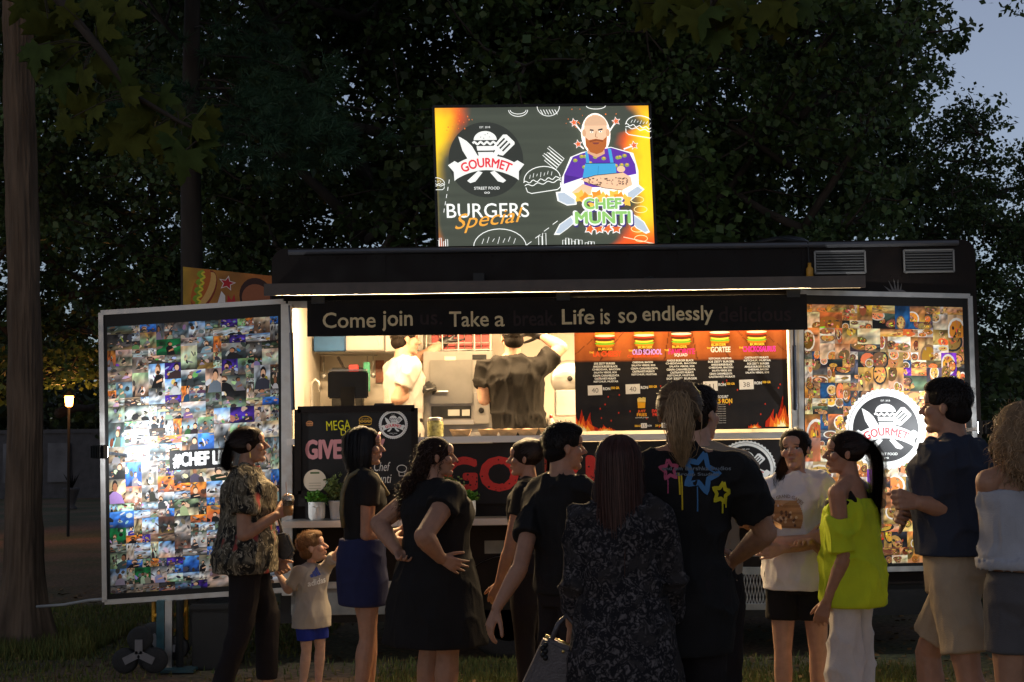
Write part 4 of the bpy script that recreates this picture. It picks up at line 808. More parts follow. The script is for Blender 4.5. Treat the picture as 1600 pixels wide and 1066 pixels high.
    for (st, x, y, h, wd) in (('CHEF', 1122, 728, 66, 235), ('MUNTI', 1122, 814, 72, 345)):
        a = Z(x, y); P.text(st, a[0]+6, a[1]-10, h+8, hx('3a2a7a'), width=wd+14, bold=.09); P.text(st, a[0], a[1], h+6, w, width=wd+10, bold=.10); P.text(st, a[0], a[1]+2, h-4, hx('8fc46a'), width=wd-6, bold=.06)
    P.build('sign_face', mat('backlit_print', attr=True, rough=.35, emit=.56), e)
billboard()
# second painted sign seen behind the left door
def hotdog_sign():
    Y = .9; q = [T(286,482,Y), T(432,482,Y), T(432,432,Y), T(286,417,Y)]; e = empty('hot_dog_sign', ((q[0].x+q[1].x)/2, Y, 0), 'orange painted hot dog sign peeping above the portrait photo door', 'sign'); n = Vector((0,-1,0))
    mk('sign_panel', MB().hexa([p - n*.03 for p in q], n, .028), M_dark, e); lg = MB()
    for t in (.1, .9): b = q[0].lerp(q[1], t); lg.bar((b.x, Y+.05, 0), (b.x, Y+.05, b.z+.1), .05)
    mk('sign_post', lg, M_dark, e)
    P = Print(q, 146, 65)
    P.grid(40, 16, lambda u, v: np.stack([.62+.1*np.sin(u*9), .20+.16*np.clip(1-u*2.2, 0, 1), .03+.0*u], 1)*(.8 + .25*vn(np.stack([u*7, v*5, u*0], 1)))[:, None])
    P.ell(33, 30, 17, 36, hx('8a2a12'), 24, rot=-22); P.ell(36, 32, 12, 31, hx('e8b060'), 24, rot=-22); P.ell(28, 36, 11, 32, hx('c8661e'), 24, rot=-22); P.stroke([(20+.32*i+4*math.sin(i*.9), 6+1.9*i) for i in range(30)], 6, hx('8fae2a')); P.stroke([(24+.3*i+3*math.sin(i*1.1), 8+1.8*i) for i in range(30)], 3, hx('f0d83a'))
    P.star(69, 44, 14, hx('f6e6d8'), rot=80); P.star(69, 44, 11, hx('c8202a'), rot=80); P.poly([(52,2),(60,30),(66,22),(66,2)], hx('f4e8dc')); P.poly([(68,2),(70,24),(76,14),(80,26),(84,2)], hx('c82a2a'))
    P.ell(114, 24, 26, 34, hx('3a1a14'), 24); P.ell(114, 20, 22, 26, hx('a8603c'), 24); P.build('sign_art', M_print, e)
hotdog_sign()
# ================================================================ chalkboard on the shelf
def chalkboard():
    Y = -.14; p0, p1 = T(466,771,Y), T(649,769,Y); z0 = ZS + .002; z1 = T(557,639,Y).z; x0, x1 = p0.x, p1.x; e = empty('chalkboard', ((x0+x1)/2, Y, z0), 'framed black chalkboard with giveaway lettering leaning on the shelf', 'chalkboard')
    mk('board', MB().box((x0+.02, Y, z0+.12), (x1-.02, Y+.02, z1-.02)), M_dark, e); fm = MB()
    z0b = T(557, 771, Y).z
    for a, b in (((x0,z0b),(x1,z0b)),((x1,z0b),(x1,z1)),((x1,z1),(x0,z1)),((x0,z1),(x0,z0b))): fm.bar((a[0],Y-.004,a[1]), (b[0],Y-.004,b[1]), .03, .045)
    mk('frame', fm, M_black, e); mk('foot', MB().box((x0+.05, Y, z0), (x0+.09, Y+.03, z0b)).box((x1-.09, Y, z0), (x1-.05, Y+.03, z0b)), M_dark, e)
    P = Print([(x0,Y,z0b),(x1,Y,z0b),(x1,Y,z1),(x0,Y,z1)], 970, 705); zx = lambda x, y: (x-140, 705-y)
    P.grid(60, 40, lambda u, v: np.stack([.012+.006*vn(np.stack([u*6, v*9, u*0], 1))]*3, 1)); yl = hx('d8d21e'); pk = hx('c98a8a'); wh = hx('cfc9bd')
    P.text('MEGA', *zx(475,135), 80, yl, width=200, rot=3); P.text('DOGS', *zx(590,190), 50, yl, width=190, rot=4); P.text('GIVE', *zx(352,335), 150, pk, width=290, bold=.05); P.text('AWAY', *zx(690,330), 140, pk, width=330, bold=.05)
    burger_sketch(P, *zx(700,105), 105, hx('d8a83a'), 6); burger_sketch(P, *zx(236,120), 55, hx('d8925a'), 5); P.text('Chef', *zx(835,485), 75, wh, width=130, shear=.15); P.text('Munti', *zx(830,585), 75, wh, width=160, shear=.15)
    cx, cy = zx(1000, 505); P.ring(cx, cy, 40, 30, 6, wh); P.stroke([(cx-25,cy-25),(cx-22,cy-60),(cx+22,cy-60),(cx+25,cy-25)], 6, wh)
    logo(P, *zx(932,135), 98)
    cx, cy = zx(280, 595); P.ell(cx, cy, 94, 94, hx('d2bfa4'), 32); P.rect(cx-38, cy+58, cx+38, cy+72, hx('3a5a2a'))
    for k in range(4): P.rect(cx-50, cy-22-22*k, cx+50, cy-18-22*k, hx('8a7a66'))
    P.build('chalk_drawing', mat('chalk_print', attr=True, rough=.45, spec=.2), e)
chalkboard()
# potted plants
def plant(px, s_r, h, kind, label, face=False, Y=-.24, potc=None):
    x = T(px, 800, Y).x; z = ZS + .001; e = empty('potted_plant', (x, Y, z), label, 'potted plant', 'potted plants on the serving shelf')
    if kind == 'round': prof = [(s_r*.75,0),(s_r*.95,.02),(s_r,.05),(s_r,h*.92),(s_r*.97,h),(s_r*.88,h),(s_r*.86,h-.02)]
    else: prof = [(s_r*.72,0),(s_r*.75,.01),(s_r*.97,h-.015),(s_r*1.03,h-.012),(s_r*1.03,h),(s_r*.9,h),(s_r*.88,h-.02)]
    pot = mk('pot', MB().lathe((x,Y,z), prof, 24), potc or M_pot, e, smooth=True)
    if face:
        mk('face_relief', MB().tube([(x, Y-s_r-.002, z+h*.68), (x, Y-s_r-.007, z+h*.42), (x+.006, Y-s_r-.004, z+h*.38)], .005, 6).tube([(x-.028, Y-s_r*.9, z+h*.74), (x-.016, Y-s_r*.98, z+h*.78), (x-.006, Y-s_r, z+h*.72)], .004, 6).tube([(x+.028, Y-s_r*.9, z+h*.74), (x+.016, Y-s_r*.98, z+h*.78), (x+.006, Y-s_r, z+h*.72)], .004, 6), M_pot, pot, smooth=True)
    n = 260; c = np.array([x, Y, z+h]); 
    if kind == 'round' or potc: cen = c + rng.normal(0, 1, (n, 3))*np.array([s_r*.42, s_r*.42, .012]) + np.array([0,0,.022]); V, Q, cl = leaves(cen, np.full(n, .012), 3, .028, (.09, .24, .03), droop=-1.5)
    else: cen = c + rng.normal(0, 1, (n, 3))*np.array([s_r*.55, s_r*.55, .035]) + np.array([0,0,.075]); V, Q, cl = leaves(cen, np.full(n, .016), 3, .024, (.13, .17, .05), droop=-.5)
    np_mesh('leaves', V, Q, M_leaf, e, LOC[e.name], cl)
plant(495, .058, .125, 'round', 'round face pot with bright green plant at the left end of the shelf', True)
plant(525, .052, .13, 'cone', 'white tapered pot with bushy herb beside the chalkboard foot', False, -.2)
plant(588, .035, .12, 'round', 'small teal pot with green sprigs by the face of the bobbed woman', False, -.28, mat('teal_ceramic', (.05, .22, .22), .35))
plant(706, .045, .12, 'cone', 'white pot with bushy herb in front of the red lettering', False, -.2)
plant(731, .055, .12, 'round', 'round face pot with green plant below the red lettering', True)
# ================================================================ things inside the trailer
def thing1(name, mb, m, label, cat, loc, group=None, **k): return tag(mk(name, mb, m, None, loc, **k), label, cat, group)
def BX(a, b, c, d, y0, y1):      # pixel box at front depth y0: left, top, right, bottom
    p, q = T(a, d, y0), T(c, b, y0); return (p.x, y0, p.z), (q.x, y1, q.z)
def oven():
    a, b = BX(662, 548, 770, 668, 1.35, 2.1); z0 = ZC - .12; e = empty('oven', ((a[0]+b[0])/2, 1.7, z0), 'large stainless steel oven behind the two cooks', 'oven')
    mk('oven_body', MB().box((a[0], 1.35, z0), (b[0], 2.1, b[2])), mat('oven_steel', (.30,.28,.25), .4, .7, nscale=6, namt=.12), e, bevel=.006)
    d = mk('oven_door', MB().box(BX(672,562,738,632,1.33,1.348)[0], BX(672,562,738,632,1.33,1.348)[1]), mat('oven_door_steel', (.22,.21,.19), .38, .7, nscale=6, namt=.15), e, bevel=.004); mk('door_handle', MB().tube([T(678,612,1.31), T(700,612,1.31)], .008, 8), M_alu, d)
    mk('oven_opening', MB().box(*BX(674,634,736,655,1.34,1.3485)), M_dark, e); mk('drip_tray', MB().box(*BX(672,656,740,664,1.28,1.345)), M_steel, e)
    c = mk('control_panel', MB().box(*BX(741,614,764,662,1.32,1.345)), mat('panel_grey', (.18,.17,.16), .5), e)
    for y in (625, 641): mk('knob', MB().lathe(T(752,y,1.31), [(.022,.01),(.022,0),(.015,-.01)], 14, 'Y'), M_dark, c)
    mk('warning_label', MB().box(*BX(695,557,712,566,1.345,1.3495)), mat('label_yellow', (.6,.55,.3), .6), e); mk('name_plate', MB().box(*BX(738,554,760,562,1.345,1.3495)), M_dark, e)
    mk('socket', MB().box(*BX(700,640,718,650,1.333,1.3395)).box(*BX(722,640,734,650,1.333,1.3395)), mat('socket_grey', (.3,.3,.28), .5), e)
    return b[2]
OZ = oven()
thing1('work_table', MB().box((T(470,660,1.5).x, 1.28, ZF+.02), (T(660,660,1.5).x, 2.12, ZC-.14)), M_steel, 'low steel work table along the back wall at left', 'table', (T(560,660,1.5).x, 1.7, ZF), bevel=.004)
thing1('work_table', MB().box((T(772,660,1.5).x, 1.28, ZF+.02), (T(900,660,1.5).x, 2.12, ZC-.14)), M_steel, 'steel work table behind the cook in black', 'table', (T(830,660,1.5).x, 1.7, ZF), bevel=.004)
mk('oven_stand', MB().box((T(663,660,1.5).x, 1.40, ZF+.002), (T(769,660,1.5).x, 2.08, ZC-.121)), M_steel, trailer)
def wall_cabinet(a, c, label):
    p, q = BX(a, 500, c, 550, 1.75, 2.14); e = empty('wall_cabinet', ((p[0]+q[0])/2, 1.95, p[2]), label, 'cabinet'); mk('cabinet_body', MB().box((p[0],1.77,p[2]), (q[0],2.14,ZR-.17)), M_white, e)
    m = (p[0]+q[0])/2
    for u, v in ((p[0]+.006, m-.004), (m+.004, q[0]-.006)): d = mk('cabinet_door', MB().box((u,1.75,p[2]+.008), (v,1.769,ZR-.18)), M_white, e, bevel=.003); mk('door_handle', MB().box((v-.04,1.742,p[2]+.05), (v-.025,1.7495,p[2]+.14)), M_alu, d)
wall_cabinet(478, 600, 'white wall cabinet above the order screen'); wall_cabinet(602, 662, 'white wall cabinet behind the cook in white')
thing1('blue_bag', MB().box(*BX(490,522,538,549,1.62,1.74)), mat('blue_card', (.02,.10,.26), .6, nscale=10, namt=.2), 'blue printed box at the cabinet edge under the hanging sign', 'box', T(514,549,1.68), bevel=.006)
def rack():
    p, q = BX(664, 505, 768, 546, 1.45, 1.95); z = OZ + .012; e = empty('wire_rack', ((p[0]+q[0])/2, 1.7, OZ+.001), 'wire rack of red packages standing on the oven', 'rack'); w = MB()
    for k in range(4): w.tube([(p[0],1.45,z+.06+.09*k),(q[0],1.45,z+.06+.09*k)], .005, 6)
    for x in np.linspace(p[0]+.01, q[0]-.01, 5): w.tube([(x,1.45,OZ+.001),(x,1.45,z+.36)], .006, 6); w.tube([(x,1.9,OZ+.001),(x,1.9,z+.36)], .006, 6)
    w.box((p[0],1.44,z),(q[0],1.9,z+.008)); mk('rack_frame', w, M_alu, e)
    for k in range(7): x = p[0]+.05+.068*k; mk('red_package', MB().box((x,1.5,z+.009),(x+.06,1.6,z+.24)), mat('red_pack', (.26,.035,.03), .5, nscale=40, namt=.6, stretch=(1,1,2.5)), e, bevel=.004)
rack()
def pos():
    Y = .38; e = empty('order_screen', (T(544,640,Y).x, Y, ZC+.001), 'black touch screen order terminal on a stand seen from behind', 'monitor')
    mk('screen_back', MB().box(*BX(512,580,575,623,Y-.03,Y+.01)), M_dark, e, bevel=.01); mk('screen_rim', MB().box(*BX(514,577,573,580,Y-.02,Y+.012)), M_alu, e)
    c = T(544,640,Y).x; mk('stand', MB().add([(c-.05,Y+.02,ZC+.001),(c+.05,Y+.02,ZC+.001),(c+.05,Y+.12,ZC+.001),(c-.05,Y+.12,ZC+.001),(c-.05,Y-.05,T(544,605,Y).z),(c+.05,Y-.05,T(544,605,Y).z),(c+.05,Y-.031,T(544,605,Y).z),(c-.05,Y-.031,T(544,605,Y).z)], [(3,2,1,0),(4,5,6,7),(0,1,5,4),(1,2,6,5),(2,3,7,6),(3,0,4,7)]), M_dark, e)
pos()
def kit(name, mb, m, label, cat, loc, **k): return thing1(name, mb, m, label, cat, loc, **k)
def upright(px, Y, z, prof, m, name, label, cat, lid=None):
    x = T(px, 650, Y).x; e = empty(name, (x, Y, z), label, cat); mk('body', MB().lathe((x,Y,z), prof, 16), m, e, smooth=True)
    if lid: r, h0, h1, lm = lid; mk('cap', MB().lathe((x,Y,z), [(r,h0),(r,h1),(r*.6,h1+.004)], 14), lm, e, smooth=True)
    return e
M_glass = mat('clear_plastic', (.75,.75,.72), .15, nscale=20, namt=.1); M_blue = mat('blue_cap', (.03,.12,.5), .4); M_red = mat('red_plastic', (.5,.03,.03), .4)
zt = ZC + .001
upright(506, .3, zt, [(.03,0),(.03,.09),(.012,.12),(.012,.14)], M_glass, 'water_bottle', 'clear water bottle with blue cap left of the order screen', 'bottle', (.015,.14,.165,M_blue))
upright(524, .35, zt, [(.028,0),(.028,.10),(.012,.14),(.012,.16)], M_glass, 'squeeze_bottle', 'clear bottle directly left of the screen stand', 'bottle', (.012,.16,.175,M_glass))
upright(564, .45, zt, [(.035,0),(.035,.06),(.03,.07)], mat('lime_jar', (.35,.4,.1), .4), 'lime_jar', 'small lime coloured pot right of the screen stand', 'jar', (.036,.07,.085,M_white))
upright(680, .12, zt, [(.055,0),(.058,.01),(.058,.10),(.05,.115)], mat('pickle_glass', (.34,.33,.12), .2, nscale=45, namt=.7), 'glass_jar', 'glass jar of green garnish at the chalkboard end of the counter', 'jar', (.054,.115,.135,M_alu))
kit('card_reader', MB().box(*BX(584,630,615,640,.2,.32)), M_dark, 'small dark receipt printer behind the top of the chalkboard', 'printer', (T(600,640,.2).x,.26,ZC), bevel=.006)
def faucet():
    Y = 1.2; b = T(488,640,Y); e = empty('faucet', (b.x, Y, ZC-.138), 'chrome gooseneck faucet at the left end of the galley', 'faucet'); p = [T(a, c, Y) for a, c in ((487,640),(487,610),(488,598),(493,593),(498,597),(499,612))]
    mk('spout', MB().tube([(b.x,Y,ZC-.138)] + p, .011, 8), M_alu, e, smooth=True); mk('base', MB().lathe((b.x,Y,ZC-.138), [(.03,0),(.03,.05),(.02,.06)], 12), M_alu, e)
faucet()
kit('towel_dispenser', MB().box(*BX(463,575,477,592,1.9,2.1)), M_white, 'small white dispenser on the wall above the faucet', 'dispenser', T(470,592,2.0), bevel=.01)
def utensils():
    Y = 1.6; a, b = BX(518,574,566,600,Y,Y+.15); e = empty('utensil_bin', ((a[0]+b[0])/2, Y+.07, a[2]), 'dark bin of utensils and cloths behind the order screen', 'bin'); mk('bin', MB().box((a[0],Y,ZC-.138),(b[0],Y+.15,b[2])), M_dark, e, bevel=.006)
    mk('pan_handle', MB().bar(T(528,558,Y+.05), T(540,580,Y+.05), .04, .02), M_black, e); mk('red_cloth', MB().box(*BX(545,570,560,585,Y-.02,Y-.001)), M_red, e, bevel=.004); mk('green_cloth', MB().box(*BX(568,566,578,612,Y-.03,Y-.01)), mat('green_cloth', (.05,.26,.16), .8, nscale=20, namt=.3), e, bevel=.004)
utensils()
kit('wall_poster', MB().box(*BX(587,563,600,598,2.125,2.149)), mat('poster_brown', (.25,.09,.05), .6, nscale=14, namt=.8), 'small dark poster on the wall left of the cook in white', 'poster', T(593,598,2.13))
def lid_stack():
    Y = 1.5; c = T(890,592,Y); e = empty('pot_lid', (c.x, Y, c.z), 'round steel lid leaning behind the cook in black', 'lid'); mk('lid', MB().lathe((c.x,Y,c.z), [(.155,.0),(.15,-.012),(.12,-.02),(.10,-.03),(.02,-.034)], 28, 'Y'), M_steel, e, smooth=True); mk('knob', MB().lathe((c.x,Y,c.z), [(.02,-.034),(.022,-.05),(.01,-.055)], 12, 'Y'), M_dark, e)
lid_stack()
kit('steel_container', MB().box(*BX(868,609,902,650,.85,1.2)), M_white, 'pale food container beside the menu board', 'container', T(885,650,1.0), bevel=.008)
kit('storage_box', MB().box((T(856,690,.8).x,.8,ZC-.1), (T(901,690,.8).x,1.24,T(880,651,.85).z-.002)), M_cream, 'plain cream box under the pale container', 'box', (T(880,690,.9).x,1.0,ZC-.1), bevel=.004)
upright(861, .72, zt-.06, [(.03,0),(.03,.16),(.012,.19),(.006,.22)], M_cream, 'sauce_bottle', 'cream sauce bottle with red tip at the elbow of the cook in black', 'bottle', (.012,.19,.21,M_red))
def tray(px, fill, label, Y=.03):
    x = T(px, 672, Y).x; z = ZC+.001; e = empty('food_tray', (x, Y, z), label, 'food tray', 'paper food trays on the counter'); a, b, h = .055, .078, .048
    V = [(x-a,Y-.035,z),(x+a,Y-.035,z),(x+a,Y+.035,z),(x-a,Y+.035,z),(x-b,Y-.055,z+h),(x+b,Y-.055,z+h),(x+b,Y+.055,z+h),(x-b,Y+.055,z+h),(x,Y-.06,z+h*.85),(x,Y+.06,z+h*.85)]
    V += [(x+(p[0]-x)*.96, Y+(p[1]-Y)*.96, p[2]+.003) for p in V]
    F0 = [(0,1,2,3),(0,4,8,5,1),(1,5,6,2),(2,6,9,7,3),(3,7,4,0)]; mk('paper_tray', MB().add(V, F0 + [tuple(i+10 for i in f[::-1]) for f in F0] + [(4,14,18,8),(8,18,15,5),(5,15,16,6),(6,16,19,9),(9,19,17,7),(7,17,14,4)]), M_paper, e)
    mk('food', MB().ell((x,Y,z+h*.75), (.058,.042,.016), 14, 6), mat('food_'+fill, {'dark':(.05,.02,.012),'bun':(.42,.22,.08),'pink':(.4,.16,.09)}[fill], .6, nscale=70, namt=.6, bump=.5), e, smooth=True)
tray(720, 'dark', 'paper tray with dark patty, first from the glass jar'); tray(764, 'bun', 'second paper food tray from the glass jar on the counter'); tray(794, 'bun', 'middle paper food tray between two others on the counter'); tray(824, 'pink', 'fourth paper food tray with pinkish food nearest the cook in black'); tray(860, 'bun', 'paper food tray at the menu board end of the counter')
# ================================================================ under the left door
def dolly():
    Y = -.35; e = empty('stair_dolly', (T(235,1040,Y).x, Y, 0), 'yellow hand truck with three-lobed stair climbing wheels under the left door', 'hand truck'); r = .085
    for dy, cx0 in ((-.02, 219), (.28, 250)):
        c = T(cx0, 1010, Y + dy); cz = .165; h = mk('star_hub', MB().lathe((c.x, Y+dy, cz), [(.03,-.04),(.03,.04)], 12, 'Y'), M_dark, e)
        for k in range(3):
            a = math.radians(90 + 120*k + (0 if dy < 0 else 25)); wc = Vector((c.x + .115*math.cos(a), Y+dy, cz + .095*math.sin(a)))
            mk('wheel', MB().lathe(wc, [(.03,-.03),(.07,-.03),(r,-.018),(r,.018),(.07,.03),(.03,.03)], 22, 'Y'), M_rubber, h, smooth=True); mk('star_arm', MB().bar((c.x, Y+dy-.036, cz), (wc.x, Y+dy-.036, wc.z), .05, .012, (0,1,0)), mat('hub_grey', (.16,.15,.15), .5), h)
    fm = MB()
    for px in (240, 291): fm.tube([T(px, 1000, Y+.3), T(px, 935, Y+.34), T(px-2, 850, Y+.4)], .014, 8)
    fm.tube([T(240,962,Y+.32), T(291,960,Y+.32)], .014, 8); fm.tube([T(240,985,Y+.32), T(291,985,Y+.32)], .012, 8); mk('frame', fm, M_yellow, e, smooth=True)
    c = T(250, 1010, Y); mk('toe_plate', MB().box((c.x-.05, Y+.1, .012), (c.x+.2, Y+.3, .03)), M_teal, e)
dolly()
def jack():
    x = T(264, 1000, -.12).x; e = empty('support_jack', (x, -.1, 0), 'teal and silver prop leg under the left photo door', 'jack'); zt_ = T(264, 938, -.1).z
    mk('leg', MB().box((x-.03,-.12,.02),(x+.02,-.07,zt_)), M_alu, e); mk('sleeve', MB().box((x-.085,-.13,.03),(x-.032,-.06,zt_)), M_teal, e); mk('foot_plate', MB().box((x-.11,-.17,0),(x+.06,-.02,.018)), M_teal, e)
    mk('pipe', MB().tube([(x+.07,-.1,0),(x+.07,-.1,zt_)], .025, 10), M_dark, e)
jack()
def crate():
    a, b = T(302, 1030, -.05), T(366, 940, -.05); e = empty('black_bin', ((a.x+b.x)/2, .1, 0), 'black storage bin standing under the left door beside the floral shirt', 'bin'); mk('bin_body', MB().box((a.x,-.1,0),(b.x,.35,b.z-.05)), M_dark, e, bevel=.012); mk('bin_lid', MB().box((a.x-.012,-.115,b.z-.049),(b.x+.012,.36,b.z-.01)), M_dark, e, bevel=.008)
crate()
cb = MB().tube([T(58,948,1.0), T(100,945,.7), T(140,938,.3), T(165,936,-.03)], .012, 6); tag(mk('power_cable', cb, mat('cable_grey', (.35,.34,.32), .6), None, (T(110,945,.6).x,.6,.3), smooth=True), 'pale cable strung from the tree trunk to the photo door', 'cable')

# ================================================================ more galley clutter
def rail():
    Y = 1.98; e = empty('utensil_rail', (T(560,556,Y).x, Y, T(560,556,Y).z), 'steel rail with hanging ladles on the back wall left of the cooks', 'rail'); mk('rail_bar', MB().tube([T(500,555,Y), T(590,555,Y)], .007, 8), M_alu, e)
    for k, (px, l) in enumerate(((506,.16),(574,.2),(583,.15))):
        p = T(px, 555, Y); mk('ladle', MB().tube([p, p - Vector((0,0,l))], .005, 6).ell(p - Vector((0,.01,l+.02)), (.025,.012,.025), 10, 6), M_alu, e, smooth=True)
rail()
for px, w, h, m, lab in ((478,.10,.13,M_cream,'cream tub at the far left of the back work table'),(600,.12,.09,M_dark,'dark tub behind the cook in white')):
    x = T(px,640,1.7).x; e = empty('storage_tub', (x,1.7,ZC-.139), lab, 'tub'); mk('tub', MB().lathe((x,1.7,ZC-.139), [(w*.8,0),(w,h),(w*1.05,h),(w*.95,h+.001)], 20), m, e, smooth=True); mk('lid', MB().lathe((x,1.7,ZC-.139), [(w*1.07,h+.002),(w*1.07,h+.018),(w*.6,h+.024)], 20), M_white, e, smooth=True)
for i, (px, dz) in enumerate(((548,.0),(556,.0),(590,.0))):
    x = T(px,655,.5).x; e = empty('sauce_bottle', (x,.5+.05*i,ZC+.001), ('red sauce bottle just right of the screen stand','yellow sauce bottle beside the red one by the screen','white sauce bottle behind the receipt printer')[i], 'bottle'); mk('bottle', MB().lathe((x,.5+.05*i,ZC+.001), [(.028,0),(.03,.02),(.028,.13),(.012,.15)], 14), (M_red, M_yellow, M_white)[i], e, smooth=True); mk('nozzle', MB().lathe((x,.5+.05*i,ZC+.001), [(.012,.15),(.004,.19)], 10), (M_red, M_yellow, M_white)[i], e, smooth=True)
e = empty('napkin_stack', (T(745,690,.1).x,.3,ZC+.001), 'stack of pale greaseproof sheets on the counter behind the food trays', 'paper stack')
for k in range(5): mk('sheet', MB().box((T(735,690,.3).x-.002*k,.24,ZC+.002+.006*k),(T(800,690,.3).x+.003*k,.40,ZC+.007+.006*k)), M_white, e)
# ================================================================ people
def face_nodes(m):
    """eyes, brows and lips as colours of the skin, placed by the head-local coordinate stored on the mesh"""
    N = m.node_tree.nodes; L = m.node_tree.links; b = N['Principled BSDF']; src = b.inputs['Base Color'].links[0].from_socket
    at = N.new('ShaderNodeAttribute'); at.attribute_name = 'hl'; sp = N.new('ShaderNodeSeparateXYZ'); L.new(at.outputs['Vector'], sp.inputs[0])
    def math_(op, a, c=None):
        n = N.new('ShaderNodeMath'); n.operation = op
        for i, v in enumerate((a, c)):
            if v is None: continue
            if isinstance(v, (int, float)): n.inputs[i].default_value = v
            else: L.new(v, n.inputs[i])
        return n.outputs[0]
    ax = math_('ABSOLUTE', sp.outputs[0]); front = math_('GREATER_THAN', sp.outputs[1], .045)
    def mask(cx, cz, rx, rz, soft=.25, tilt=0):
        u = math_('DIVIDE', math_('SUBTRACT', ax, cx), rx); zz = sp.outputs[2] if not tilt else math_('ADD', sp.outputs[2], math_('MULTIPLY', math_('SUBTRACT', ax, cx), tilt)); v = math_('DIVIDE', math_('SUBTRACT', zz, cz), rz)
        d = math_('SQRT', math_('ADD', math_('MULTIPLY', u, u), math_('MULTIPLY', v, v))); r = N.new('ShaderNodeMapRange'); r.inputs[1].default_value = 1; r.inputs[2].default_value = 1 - soft; r.inputs[3].default_value = 0; r.inputs[4].default_value = 1; L.new(d, r.inputs[0]); return math_('MULTIPLY', r.outputs[0], front)
    for (ms, col, f) in ((mask(.0, -.054, .024, .0085, .5), (.24, .07, .06), .8), (mask(.0, -.0535, .022, .0014, .6), (.05, .015, .012), .8), (mask(.031, .004, .0145, .0068), (.5, .46, .42), 1), (mask(.031, .0045, .0058, .0062), (.018, .011, .008), 1), (mask(.031, .0105, .0175, .0030, .4, .1), (.012, .009, .008), .95), (mask(.033, .026, .0215, .0042, .5, .12), (.02, .013, .01), .8), (mask(.0105, -.031, .004, .0028, .5), (.10, .035, .025), .8)):
        mx = N.new('ShaderNodeMix'); mx.data_type = 'RGBA'; L.new(math_('MULTIPLY', ms, f), mx.inputs[0]); L.new(src, mx.inputs[6]); mx.inputs[7].default_value = col + (1,); src = mx.outputs[2]
    L.new(src, b.inputs['Base Color'])
face_nodes(M_skin)
QUEUE = []
FR = [(.80,.0,.125,.105),(.88,-.012,.172,.128),(.96,-.008,.165,.120),(1.06,.0,.132,.100),(1.16,.004,.136,.106),(1.26,.012,.150,.122),(1.33,.008,.158,.112),(1.39,-.002,.150,.082),(1.435,-.005,.095,.06),(1.465,0,.052,.052)]
MR = [(.80,.0,.130,.105),(.88,-.005,.160,.120),(.96,0,.158,.115),(1.06,.0,.150,.110),(1.16,.002,.158,.114),(1.26,.006,.172,.122),(1.34,.002,.182,.114),(1.40,-.005,.175,.085),(1.445,-.008,.105,.065),(1.475,0,.058,.056)]
SKIN = {'light': (.44, .25, .17), 'tan': (.36, .19, .12), 'fair': (.52, .32, .23)}
